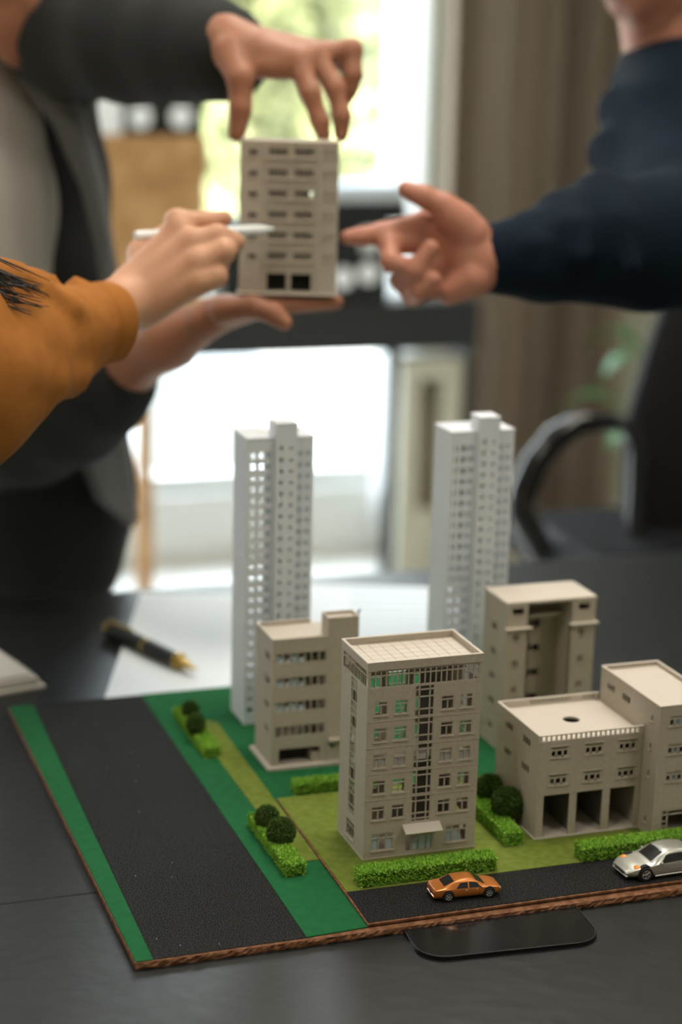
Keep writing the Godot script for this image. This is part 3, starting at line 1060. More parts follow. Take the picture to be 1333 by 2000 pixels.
func garage_block() -> void:
	var t := thing("model_building", "low cream model fire station with three open garage bays and a balustrade", "model building", Vector3(0.374, UT, -0.114))
	var c: Material = M["cream resin"]
	var W := 98.0; var D := 88.0; var H := 88.0
	var wins := []
	for y in [48.0, 73.0]:
		for x in [10.4, 42.6, 74.4]: wins.append([x, y, 17.8, 10.4])
	var bays := [[6.6, 1.6, 24.4, 38.0], [37.7, 1.6, 24.6, 38.0], [69.2, 1.6, 24.2, 38.0]]
	wall_at(t, "front", W, H, D, 1.6, wins + bays, c)
	wall_at(t, "back", W, H, D, 1.6, wins, c)
	var lw := []
	for y in [52.0, 76.5]:
		for x in [17.0, 54.0]: lw.append([x, y, 17.0, 9.0])
	wall_at(t, "left", W, H + 6, D, 1.6, lw, c)
	wall_at(t, "right", W, H, D, 1.6, [], c)
	for r in wins:
		win(t, "front", r, [[5.9, 0.0, 6.2], [11.9, 0.0, 6.2]], [7.0], 1.7, W, D, c)
		win(t, "back", r, [5.9, 11.9], [7.0], 1.7, W, D, c)
		block(t, "lintel", Vector3(r[0] - 0.3, r[1] + 10.4, 0), Vector3(r[0] + 18.1, r[1] + 11.0, 0.9), c)
	for r in lw: win(t, "left", r, [5.6, 11.3], [], 1.5, W, D, c, false)
	block(t, "base", Vector3(-1.0, 0, -D - 0.5), Vector3(W, 1.7, 0.8), M["roof resin"], 0.3)
	block(t, "floor_plate", Vector3(1.6, 43, -D + 1.6), Vector3(W - 1.6, 44.5, -1.6), c)  # floor added to keep light out of the garage bays
	block(t, "added_shade_wall", Vector3(1.6, 1.7, -52), Vector3(W - 1.6, 43, -50.5), M["inner shade resin"])  # dark walls added as shade behind the bays and upper windows
	block(t, "added_shade_wall", Vector3(1.6, 44.5, -22), Vector3(W - 1.6, 86, -20.5), M["inner shade resin"])
	block(t, "added_shade_wall", Vector3(20, 44.5, -86), Vector3(21.5, 86, -22), M["inner shade resin"])
	for x in [34.5, 65.6]: block(t, "added_bay_divider", Vector3(x, 1.7, -50), Vector3(x + 1.2, 43, -1.6), M["inner shade resin"])  # dark dividers added to deepen the shade in the bays
	for x in [2.4, 33.2, 64.9]: block(t, "bracket", Vector3(x, 41.5, 0), Vector3(x + 1.0, 42.5, 1.2), c)
	# roof with a round opening
	var b := mm()
	var ring := []
	for k in 48:
		var a := TAU * k / 48
		var d := Vector2(cos(a), sin(a))
		var cx := 51.0
		var cz := -45.0
		var s := minf((W - 1.6 - cx if d.x > 0 else cx - 1.6) / maxf(absf(d.x), 1e-6), (-1.6 - cz if d.y > 0 else cz + D - 1.6) / maxf(absf(d.y), 1e-6))
		ring.append([Vector3(cx + d.x * 7.4, 0, cz + d.y * 7.4), Vector3(cx + d.x * s, 0, cz + d.y * s)])
	for k in 48:
		var p: Array = ring[k]
		var q: Array = ring[(k + 1) % 48]
		var y := Vector3(0, H, 0)
		var z := Vector3(0, H - 2, 0)
		b.quad(p[0] + y, q[0] + y, q[1] + y, p[1] + y)
		b.quad(p[1] + z, q[1] + z, q[0] + z, p[0] + z)
		b.quad(p[0] + z, q[0] + z, q[0] + y, p[0] + y)
	put("roof", b.mesh(), M["roof resin"], t)
	var cuts := []
	for k in 20: cuts.append([2.6 + 4.62 * k, 0.8, 3.3, 4.2])
	b = mm()
	b.panel(W, 6.0, 1.4, cuts)
	put("balustrade", b.mesh(), M["roof resin"], t, Vector3(0, H, 0) * 0.001)
	cuts = []
	for k in 12: cuts.append([28.0 + 3.4 * k, 1.0, 2.0, 3.6])
	for k in 4: cuts.append([4.0 + 3.4 * k, 1.0, 2.0, 3.6])
	b = mm()
	b.panel(W, 6.0, 1.4, cuts)
	put("balustrade", b.mesh(), M["roof resin"], t, Vector3(W, H, -D) * 0.001, PI)
	block(t, "coping", Vector3(-0.6, H + 5.5, -D - 0.4), Vector3(2.2, H + 6.4, 0.5), M["roof resin"], 0.2)
	block(t, "coping", Vector3(2.2, H + 5.6, -D - 0.5), Vector3(W, H + 6.4, -D + 1.8), M["roof resin"], 0.2)
	block(t, "handrail", Vector3(2.2, H + 5.3, -1.6), Vector3(W, H + 6.3, 0.4), M["roof resin"], 0.2)


func corner_office() -> void:
	var t := thing("model_building", "four-storey cream model office standing right against the garage bays", "model building", Vector3(0.4725, UT, -0.0890))
	var c: Material = M["cream resin"]
	var W := 56.0; var D := 110.0; var H := 116.0
	var wins := []
	for y in [50.5, 75.5, 101.0]:
		for x in [9.0, 33.0]: wins.append([x, y, 17.0, 10.0])
	var low := [8.0, 4.0, 40.0, 21.0]
	wall_at(t, "front", W, H + 4, D, 1.6, wins + [low], c)
	wall_at(t, "back", W, H + 4, D, 1.6, wins, c)
	var lw := [[12.0, 102.0, 16.0, 8.5], [41.0, 102.0, 16.0, 8.5]]
	for y in [10.0, 52.0, 77.0, 102.0]: lw.append([95.0, y, 3.6, 6.5])
	wall_at(t, "left", W, H + 4, D, 1.6, lw, c)
	wall_at(t, "right", W, H + 4, D, 1.6, [], c)
	for r in wins: win(t, "front", r, [[5.6, 0.0, 6.0], [11.2, 0.0, 6.0]], [6.8], 1.5, W, D, c)
	for i in lw.size(): win(t, "left", lw[i], [5.3, 10.6] if i < 2 else [], [], 1.3 if i < 2 else 0.7, W, D, c, i > 1)
	win(t, "front", low, [6.0, 34.0], [16.5], 1.3, W, D, c, false)
	for y in [5.0, 9.6, 14.2]: block(t, "glass_block", Vector3(9.2, y, -1.2), Vector3(13.4, y + 0.9, -0.2), c)
	for q in [[75.5, 6.0], [101.0, 6.0], [101.0, 11.5], [50.5, 6.0]]: pane(t, [9.0 + q[1], q[0] + 0.8, 4.4, 5.2], -1.5, M["pane"])
	block(t, "base", Vector3(-0.4, 0, -D - 0.4), Vector3(W + 0.4, 2.0, 0.4), c, 0.3)
	block(t, "floor_plate", Vector3(1.6, 28, -D + 1.6), Vector3(W - 1.6, 29.5, -1.6), c)
	block(t, "roof", Vector3(1.6, H - 2, -D + 1.6), Vector3(W - 1.6, H + 0.4, -1.6), M["roof resin"])
	for q in [[-0.4, -1.8, W + 0.4, 0.4], [-0.4, -D - 0.4, W + 0.4, -D + 2.4]]: block(t, "coping", Vector3(q[0], H + 3.6, q[1]), Vector3(q[2], H + 4.3, q[3]), M["roof resin"], 0.2)
	for x in [-0.4, W - 2.0]: block(t, "coping", Vector3(x, H + 3.6, -D + 2.4), Vector3(x + 2.4, H + 4.3, -1.8), M["roof resin"], 0.2)


func twin_wing_block() -> void:
	var t := thing("model_building", "six-storey cream model block with two wings flanking a deep recess under one flat roof", "model building", Vector3(0.430, BT, -0.314))
	var c: Material = M["cream resin"]
	var W := 93.0; var D := 53.0; var H := 147.0
	var lw := []
	for k in 5: lw.append([18.0, 15.0 + 25.0 * k, 14.0, 8.0])
	wall_at(t, "left", W, H, D, 1.5, lw, c)
	wall_at(t, "right", W, H, D, 1.5, [], c)
	wall_at(t, "back", W, H, D, 1.5, [], c)
	for r in lw: win(t, "left", r, [7.0], [5.0], 0.9, W, D, c)
	for q in [[0.0, 23.6, 5.2], [66.3, 26.7, 7.4]]:
		var holes := [[q[2], 136.5, 13.0, 7.6]]
		for k in 5: holes.append([q[2] + 2.0, 7.0 + 26.0 * k, 6.6, 7.2])
		wall_at(t, "front", q[1], H, D, 1.5, holes, c, q[0], 0)
		for i in holes.size():
			if i == 0: win(t, "front", holes[0], [], [], 0.8, W, D, c, false, q[0])
			else: win(t, "front", holes[i], [3.3], [4.6], 0.8, W, D, c, true, q[0])
		# inner faces of the wings and canopies
		var b := mm()
		b.panel(34.0, H, 1.5, [])
		if q[0] == 0.0: put("wall", b.mesh(), c, t, Vector3(23.6, 0, 0) * 0.001, PI / 2)
		else: put("wall", b.mesh(), c, t, Vector3(66.3, 0, -34.0) * 0.001, -PI / 2)
		block(t, "canopy", Vector3(q[0] - 1.5, 123.5, -1), Vector3(q[0] + q[1] + 1.5, 125.2, 5.5), M["roof resin"], 0.3)
		block(t, "ceiling_plate", Vector3(q[0] + 1.5, 134.5, -33), Vector3(q[0] + q[1] - 1.5, 135.5, -1.5), c)
	var bh := []
	for k in 5: bh.append([1.5, 12.0 + 25.0 * k, 27.0, 8.0])
	bh.append([1.5, 133.0, 39.0, 12.5])
	var b2 := mm()
	b2.panel(42.7, H, 1.5, bh)
	put("wall", b2.mesh(), c, t, Vector3(23.6, 0, -34.0) * 0.001)
	for r in bh: win(t, "front", r, [r[2] / 3, r[2] * 2 / 3], [], 0.8, W, D, c, false, 23.6, -34.0)
	block(t, "balcony", Vector3(23.6, 129.0, -34.0), Vector3(66.3, 131.5, -14.0), c, 0.3)
	block(t, "base", Vector3(-0.5, 0, -D - 0.5), Vector3(W + 0.5, 1.4, 0.5), c, 0.3)
	block(t, "roof", Vector3(-0.4, H, -D - 0.4), Vector3(W + 0.4, H + 3.0, 0.4), M["roof resin"], 0.4)


func towers() -> void:
	var t := thing("model_tower", "tall white model tower beside the ribbon-window office, sky shining through its top windows", "model building", Vector3(0.2131, BT, -0.4497), 0.0, "white model towers")
	var c: Material = M["white resin"]
	var W := 67.4; var D := 44.6; var H := 287.0
	var rows := []
	for k in 24: rows.append(15.3 + 11.15 * k)
	var fl := []; var fr := []; var core := []; var back := []
	for y in rows:
		for x in [6.2, 14.5, 21.6]: fl.append([x - 2.6, y - 3.0, 5.2, 6.0])
		for x in [5.0, 12.9]: fr.append([x - 2.4, y - 2.6, 4.8, 5.2])
		for x in [5.5, 15.5]: core.append([x - 1.5, y + 5.6, 3.0, 4.2 if x < 10 else 2.6])
		for x in [4.2, 13.9, 37.6, 46.6, 54.6, 61.8]: back.append([x - 3.6, y - 3.4, 7.2, 7.2])
	wall_at(t, "front", 27.0, H, D, 1.2, fl, c)
	wall_at(t, "front", 18.9, H, D, 1.2, fr, c, 48.5)
	wall_at(t, "back", W, H, D, 1.2, back, c)
	wall_at(t, "left", W, H, D, 1.2, [], c)
	wall_at(t, "right", W, H, D, 1.2, [], c)
	block(t, "roof", Vector3(-0.3, H, -D - 0.3), Vector3(W + 0.3, H + 2.4, 0.3), c, 0.4)
	var k0 := Node3D.new()
	k0.name = "lift_core"
	t.add_child(k0, true)
	wall_at(k0, "front", 21.5, 302, 24, 1.2, core, c, 27, 7)
	wall_at(k0, "left", 21.5, 302, 24, 1.2, [], c, 27, 7)
	wall_at(k0, "right", 21.5, 302, 24, 1.2, [], c, 27, 7)
	wall_at(k0, "back", 21.5, 302, 24, 1.2, [], c, 27, 7)
	block(k0, "roof", Vector3(26.7, 302, -17.3), Vector3(48.8, 304, 7.3), c, 0.4)
	# tinted panes in the shaded window columns
	var b := mm()
	b.box(Vector3(-2.4, -2.6, -0.3), Vector3(2.4, 2.6, 0.0))
	var pm := b.mesh()
	for y in rows:
		for x in [53.5, 61.4, 21.6]: put("window_pane", pm, M["blue pane"], t, Vector3(x, y, -0.9) * 0.001)
	copy(t, "tall white model tower behind the twin-winged block, its lift core rising above the roof", Vector3(0.4169, BT, -0.4352))


# ------------------------------------------------ planting
func tufts(b: MB, n: int, pick: Callable, size: float, a: Color, z: Color) -> void:
	for i in n:
		var pn: Array = pick.call()
		var p: Vector3 = pn[0]
		var d: Vector3 = (pn[1] + Vector3(rng.randfn(), rng.randfn(), rng.randfn()) * 0.45).normalized()
		var x := d.cross(Vector3(rng.randfn(), rng.randfn(), rng.randfn())).normalized()
		var y := d.cross(x)
		var s := size * rng.randf_range(0.6, 1.35)
		b.col = a.lerp(z, rng.randf())
		var tip := p + d * s
		var q0 := p + x * s * 0.42
		var q1 := p - x * s * 0.21 + y * s * 0.36
		var q2 := p - x * s * 0.21 - y * s * 0.36
		b.tri(q0, q1, tip); b.tri(q1, q2, tip); b.tri(q2, q0, tip)

func hedge(label: String, w: float, d: float, h: float, at: Vector3, turn := 0.0) -> void:
	var t := thing("hedge", label, "hedge", at, turn, "hedges of the model")
	var b := MB.new()
	b.col = Color(0.1, 0.25, 0.02)
	b.rbox(Vector3(0.0012, 0, -d + 0.0012), Vector3(w - 0.0012, h - 0.0014, -0.0012), 0.0012)
	var area := w * d + 2 * h * (w + d)
	var n := int(area * 0.8e6)
	var pick := func() -> Array:
		var k := rng.randf() * area
		if k < w * d: return [Vector3(rng.randf() * w, h - 0.0009, -rng.randf() * d), Vector3.UP]
		k -= w * d
		if k < 2 * h * w:
			var f := rng.randf() < 0.5
			return [Vector3(rng.randf() * w, rng.randf() * h * 0.96, -0.0009 if f else -d + 0.0009), Vector3(0, 0.3, 1.0 if f else -1.0)]
		var e := rng.randf() < 0.5
		return [Vector3(0.0009 if e else w - 0.0009, rng.randf() * h * 0.96, -rng.randf() * d), Vector3(-1.0 if e else 1.0, 0.3, 0)]
	tufts(b, n, pick, 0.0024, Color(0.11, 0.29, 0.03), Color(0.34, 0.56, 0.08))
	put("foliage", b.mesh(true), M["hedge foam"], t)

func ball_tree(label: String, r: float, tall: float, at: Vector3, egg := 1.0) -> void:
	var t := thing("model_tree", label, "model tree", at, 0.0, "ball trees of the model")
	var b := MB.new()
	b.tube([Vector3.ZERO, Vector3(0.0002, tall * 0.5, 0), Vector3(0, tall, 0)], [0.0009, 0.0008, 0.0006], 8)
	put("trunk", b.mesh(), M["twig"], t)
	b = MB.new()
	b.col = Color(0.02, 0.05, 0.01)
	var rows := []
	var c := Vector3(0, tall + r * 0.55, 0)
	for i in 11:
		var a := PI * i / 10.0
		var ring := []
		for k in 16:
			var rr := (r - 0.0012) * sin(a) * (1.0 if egg == 1.0 or a > PI / 2 else 0.72 + 0.28 * a / (PI / 2))
			ring.append(c + Vector3(cos(-TAU * k / 16) * rr, -cos(a) * (r - 0.0012) * egg, sin(-TAU * k / 16) * rr))
		rows.append(ring)
	b.grid(rows, true)
	var pick := func() -> Array:
		var d := Vector3(rng.randfn(), rng.randfn(), rng.randfn()).normalized()
		var e := d
		e.y *= egg
		var f := 1.0 if egg == 1.0 or d.y > 0 else lerpf(1.0, 0.7, -d.y)
		return [c + Vector3(e.x * f, e.y, e.z * f) * (r - 0.0013), d]
	tufts(b, int(r * r * 1.6e7), pick, 0.0021, Color(0.03, 0.065, 0.015), Color(0.1, 0.16, 0.04))
	put("crown", b.mesh(true), M["tree foam"], t)

func planting() -> void:
	hedge("clipped bright green hedge behind the copper car, in front of the glazed-strip office", 0.118, 0.016, 0.0125, Vector3(0.2, UT, -0.067))
	hedge("clipped bright green hedge behind the silver car, in front of the garage bays", 0.17, 0.016, 0.0125, Vector3(0.394, UT, -0.062))
	hedge("bright green hedge running back between the glazed-strip office and the garage bays", 0.0155, 0.098, 0.0125, Vector3(0.3445, UT, -0.108))
	hedge("bright green hedge with two trees at the near end of the olive lawn strip", 0.0165, 0.108, 0.0115, Vector3(0.1495, BT, -0.107))
	hedge("pale blurred green hedge with two trees at the far end of the olive lawn strip", 0.0155, 0.116, 0.0105, Vector3(0.153, BT, -0.374))
	hedge("short green hedge half hidden behind the glazed-strip office", 0.08, 0.013, 0.0115, Vector3(0.209, BT, -0.266))
	ball_tree("round dark green model tree nearest the end of the near lawn-strip hedge", 0.0122, 0.0115, Vector3(0.1605, BT, -0.156))
	ball_tree("smaller round dark green model tree behind its twin in the near lawn-strip hedge", 0.0105, 0.0115, Vector3(0.1585, BT, -0.190))
	ball_tree("egg-shaped dark green model tree in the far lawn-strip hedge", 0.0095, 0.0125, Vector3(0.156, BT, -0.418), 1.25)
	ball_tree("round dark green model tree rearmost in the far lawn-strip hedge", 0.0085, 0.0115, Vector3(0.1632, BT, -0.465))
	ball_tree("large round dark green model tree by the garage wall, nearer of two", 0.0142, 0.013, Vector3(0.364, UT, -0.150))
	ball_tree("round dark green model tree by the garage wall, farther of two", 0.0122, 0.0125, Vector3(0.364, UT, -0.190))


# ------------------------------------------------ toy cars
func car_body(sta: Array) -> Array:
	# stations [x, y_bottom, y_belt, y_roof, half_low, half_belt, half_roof] in mm -> closed rings
	var rows := []
	for s in sta:
		var ring := []
		var b: float = s[1]; var e: float = s[2]; var r: float = s[3]
		var pts := [[0.0, b], [s[4] * 0.85, b], [s[4], b + (e - b) * 0.18], [s[5], b + (e - b) * 0.55], [s[5] * 0.985, e - (e - b) * 0.08], [lerpf(s[5], s[6], 0.12), e + (r - e) * 0.06],
			[lerpf(s[5], s[6], 0.8), e + (r - e) * 0.8], [s[6] * 0.9, e + (r - e) * 0.96], [s[6] * 0.55, r + 0.12], [0.0, r + 0.2]]
		for p in pts: ring.append(Vector3(s[0], p[1], p[0]))
		for i in range(pts.size() - 2, 0, -1): ring.append(Vector3(s[0], pts[i][1], -pts[i][0]))
		ring.reverse()
		rows.append(ring)
	return rows

func at_row(rows: Array, x: float, j: int) -> Vector3:
	for i in rows.size() - 1:
		var a: Vector3 = rows[i][j]
		var b: Vector3 = rows[i + 1][j]
		if x <= b.x: return a.lerp(b, clampf((x - a.x) / maxf(b.x - a.x, 1e-6), 0, 1))
	return rows[rows.size() - 1][j]

func patch(t: Node3D, called: String, rows: Array, corners: Array, m: Material, lift := 0.12, ring := true) -> void:
	# a patch lying on the body: corners [x, ring index (float)], four of them, counter-clockwise from outside
	var g := []
	var n := 7
	for i in n:
		var line := []
		for j in n:
			var u := float(j) / (n - 1)
			var v := float(i) / (n - 1)
			var a := Vector2(corners[0][0], corners[0][1]).lerp(Vector2(corners[1][0], corners[1][1]), u)
			var b := Vector2(corners[3][0], corners[3][1]).lerp(Vector2(corners[2][0], corners[2][1]), u)
			var p := a.lerp(b, v)
			var j0 := int(floor(p.y))
			line.append(at_row(rows, p.x, posmod(j0, 18)).lerp(at_row(rows, p.x, posmod(j0 + 1, 18)), p.y - j0))
		g.append(line)
	var h := []
	for i in n:
		var line := []
		for j in n:
			var du: Vector3 = g[i][mini(j + 1, n - 1)] - g[i][maxi(j - 1, 0)]
			var dv: Vector3 = g[mini(i + 1, n - 1)][j] - g[maxi(i - 1, 0)][j]
			line.append(g[i][j] + du.cross(dv).normalized() * lift)
		h.append(line)
	var b2 := mm()
	b2.grid(h)
	put(called, b2.mesh(), m, t)

func wheel(t: Node3D, x: float, z: float, r: float, w: float) -> void:
	var k := Node3D.new()
	k.name = "wheel"
	t.add_child(k, true)
	k.position = Vector3(x, r, z) * 0.001
	var s := signf(z)
	k.rotation.x = s * PI / 2
	var b := mm()
	b.lathe([Vector2(0.01, -w / 2), Vector2(r * 0.93, -w / 2), Vector2(r, -w / 2 + 0.4), Vector2(r, w / 2 - 0.4), Vector2(r * 0.9, w / 2), Vector2(r * 0.66, w / 2), Vector2(r * 0.62, w / 2 - 0.5), Vector2(0.01, w / 2 - 0.5)], 24)
	put("tyre", b.mesh(), M["tyre"], k)
	b = mm()
	b.lathe([Vector2(r * 0.5, w / 2 - 0.5), Vector2(r * 0.5, w / 2 - 0.1), Vector2(r * 0.64, w / 2 - 0.05), Vector2(r * 0.66, w / 2 - 0.5)], 24)
	b.lathe([Vector2(r * 0.16, w / 2 - 0.5), Vector2(r * 0.16, w / 2 - 0.1), Vector2(0.01, w / 2)], 12)
	for i in 5:
		var a := TAU * i / 5
		var d := Vector3(cos(a), 0, sin(a))
		b.tube([d * r * 0.1 + Vector3(0, w / 2 - 0.25, 0), d * r * 0.58 + Vector3(0, w / 2 - 0.2, 0)], r * 0.09, 6)
	put("rim", b.mesh(), M["wheel rim"], k)

func cars() -> void:
	# ring indices after the reverse: 0 .. 8 = far side (z < 0) from low to high, 9 = roof line, 10 .. 17 = near side from high to low
	var t := thing("car", "small copper orange toy car on the black road before the hedge", "toy car", Vector3(0.276, UT - 0.0001, -0.0345), deg_to_rad(-3.0))
	var sta := [[-28.4, 4.6, 8.2, 8.6, 7.4, 8.4, 7.6], [-27.6, 2.8, 9.6, 10.0, 9.6, 10.2, 8.6], [-23, 2.4, 10.4, 10.9, 10.4, 10.9, 8.8], [-19.5, 2.3, 10.4, 11.6, 10.6, 11.1, 8.7], [-12, 2.3, 10.1, 15.2, 10.7, 11.2, 8.3], [-7, 2.3, 10.0, 16.1, 10.7, 11.2, 8.1],
		[1, 2.3, 9.9, 16.2, 10.7, 11.2, 8.0], [6, 2.3, 9.8, 15.2, 10.7, 11.2, 8.2], [13.5, 2.3, 9.7, 11.0, 10.6, 11.1, 8.7], [16, 2.3, 9.6, 10.2, 10.6, 11.0, 8.8], [22, 2.4, 8.9, 9.5, 10.3, 10.7, 8.4], [26.2, 2.6, 7.6, 8.4, 9.2, 9.9, 7.6], [28.2, 3.6, 6.0, 6.6, 7.4, 8.2, 6.6]]
	toy(t, sta, M["copper paint"], -17.2, 17.0, 4.3)
	var rows := car_body(sta)
	for q in [[-9.6, -1.0], [0.2, 7.6]]:
		patch(t, "side_window", rows, [[q[0] - (1.5 if q[0] < -5 else 0.0), 12.05], [q[1] + (3.2 if q[1] > 5 else 0.0), 12.05], [q[1] - (0.5 if q[1] > 5 else 0.0), 11.1], [q[0] + (2.4 if q[0] < -5 else 0.0), 11.1]], M["car window"])
		patch(t, "side_window", rows, [[q[1] + (3.2 if q[1] > 5 else 0.0), 3.95], [q[0] - (1.5 if q[0] < -5 else 0.0), 3.95], [q[0] + (2.4 if q[0] < -5 else 0.0), 4.9], [q[1] - (0.5 if q[1] > 5 else 0.0), 4.9]], M["car window"])
	patch(t, "rear_window", rows, [[-19.6, 6.4], [-19.6, 9.6], [-11.6, 9.8], [-11.6, 6.2]], M["car window"], 0.15)
	patch(t, "windscreen", rows, [[14.0, 9.8], [14.0, 6.2], [6.4, 6.2], [6.4, 9.8]], M["car window"], 0.15)
	for z in [-7.2, 7.2]:
		block(t, "tail_lamp", Vector3(-28.6, 6.4, z - 1.6), Vector3(-27.4, 8.4, z + 1.6), M["red lamp"], 0.4)
		block(t, "headlamp", Vector3(26.6, 5.6, z - 1.4), Vector3(27.9, 7.2, z + 1.4), M["label white"], 0.4)
		block(t, "door_mirror", Vector3(9.6, 9.9, signf(z) * 11.6 - 1.0), Vector3(10.8, 11.2, signf(z) * 11.6 + 1.0), M["copper paint"], 0.35)
	for x in [-3.2, 5.6]: block(t, "door_handle", Vector3(x, 8.6, 11.0), Vector3(x + 1.6, 9.0, 11.5), M["chrome"], 0.1)
	block(t, "rear_bumper", Vector3(-29.0, 3.0, -8.6), Vector3(-27.4, 4.9, 8.6), M["copper paint"], 0.5)
	block(t, "number_plate", Vector3(-29.1, 5.0, -1.9), Vector3(-28.2, 6.3, 1.9), M["black plastic"], 0.1)
	# the silver coupe drives the other way
	t = thing("car", "silver toy sports car with amber lamps on the black road beside the garage hedge", "toy car", Vector3(0.4540, UT - 0.0001, -0.0315), PI + deg_to_rad(2.0))
	t.scale = Vector3.ONE * 1.3
	sta = [[-33.5, 4.2, 7.6, 8.0, 8.4, 9.4, 7.8], [-32, 2.9, 9.4, 9.9, 10.6, 11.4, 9.0], [-27, 2.6, 10.8, 11.5, 11.6, 12.4, 9.2], [-20, 2.5, 10.9, 13.4, 12.0, 12.8, 8.8], [-12, 2.4, 10.5, 16.0, 11.9, 12.5, 8.4], [-4, 2.4, 10.2, 17.2, 11.8, 12.2, 8.2],
		[3, 2.4, 10.0, 17.0, 11.8, 12.2, 8.3], [8, 2.4, 9.9, 15.4, 11.8, 12.2, 8.6], [14.5, 2.4, 9.8, 11.2, 11.8, 12.3, 9.2], [18, 2.4, 9.5, 10.0, 11.8, 12.4, 8.4], [25, 2.5, 8.6, 9.1, 11.2, 12.0, 7.6], [30, 2.7, 6.9, 7.6, 9.6, 10.6, 7.0], [32.6, 3.6, 5.2, 5.9, 7.6, 8.8, 6.4]]
	toy(t, sta, M["silver paint"], -20.0, 20.5, 4.6)
	rows = car_body(sta)
	for s in [0, 1]:
		var q := [[-14.5, 12.05], [10.4, 12.05], [5.6, 11.1], [-9.0, 11.1]]
		if s == 1: q = [[10.4, 3.95], [-14.5, 3.95], [-9.0, 4.9], [5.6, 4.9]]
		patch(t, "side_window", rows, q, M["car window"])
	patch(t, "rear_window", rows, [[-24, 6.6], [-24, 9.4], [-13.5, 9.8], [-13.5, 6.2]], M["car window"], 0.15)
	patch(t, "windscreen", rows, [[15.2, 9.8], [15.2, 6.2], [7.0, 6.2], [7.0, 9.8]], M["car window"], 0.15)
	for s in [-1.0, 1.0]:
		var b := mm()
		b.xf = Transform3D(Basis.from_scale(Vector3.ONE * 0.001) * Basis(Vector3.FORWARD, 0.42), Vector3(0.0258, 0.0083, s * 0.0085))
		b.lathe([Vector2(2.6, -1.2), Vector2(2.6, 0.1), Vector2(1.8, 0.7), Vector2(0.01, 0.9)], 18)
		put("headlamp", b.mesh(), M["amber lamp"], t)
		block(t, "door_mirror", Vector3(9.2, 10.2, s * 12.8 - 1.1), Vector3(10.6, 11.8, s * 12.8 + 1.1), M["silver paint"], 0.4)
		block(t, "side_skirt", Vector3(-14, 2.2, s * 12.1 - 0.5), Vector3(14, 3.2, s * 12.1 + 0.5), M["silver paint"], 0.3)
	block(t, "front_bumper", Vector3(30.4, 2.6, -9.0), Vector3(33.2, 4.2, 9.0), M["silver paint"], 0.6)
	block(t, "grille", Vector3(31.8, 3.6, -5.6), Vector3(33.0, 5.0, 5.6), M["tyre"], 0.4)
	block(t, "door_seam", Vector3(8.2, 4.0, 11.9), Vector3(8.5, 9.6, 12.3), M["tyre"])

func toy(t: Node3D, sta: Array, m: Material, xr: float, xf: float, r: float) -> void:
	var rows := car_body(sta)
	# finer lengthwise steps by Catmull-Rom
	var fine := []
	for i in rows.size() - 1:
		for k in 4:
			var u := k / 4.0
			var ring := []
			for j in rows[i].size():
				var a: Vector3 = rows[maxi(i - 1, 0)][j]
				var b: Vector3 = rows[i][j]
				var c: Vector3 = rows[i + 1][j]
				var d: Vector3 = rows[mini(i + 2, rows.size() - 1)][j]
				ring.append(b.cubic_interpolate(c, a, d, u) if i > 0 and i < rows.size() - 2 else b.lerp(c, u))
			fine.append(ring)
	fine.append(rows[rows.size() - 1])
	var b2 := mm()
	b2.grid(fine, true)
	b2.fan(fine[0], true)
	b2.fan(fine[fine.size() - 1], false)
	put("body", b2.mesh(), m, t)
	for z in [-1.0, 1.0]:
		var half: float = sta[5][5]
		for x in [xr, xf]:
			# dark arch and wheel
			var b := mm()
			b.xf = Transform3D(Basis.from_scale(Vector3.ONE * 0.001) * Basis(Vector3.RIGHT, z * PI / 2), Vector3(x, r + 0.2, z * (half - 1.0)) * 0.001)
			b.lathe([Vector2(r + 0.9, -2.0), Vector2(r + 0.9, 0.75), Vector2(r + 0.5, 1.0), Vector2(0.01, 1.0)], 24)
			put("wheel_arch", b.mesh(), M["tyre"], t)
			wheel(t, x, z * (half - 1.4), r, 4.2)
	block(t, "underbody", Vector3(sta[0][0] + 3, 1.6, -9), Vector3(sta[sta.size() - 1][0] - 3, 3.0, 9), M["tyre"], 0.4)


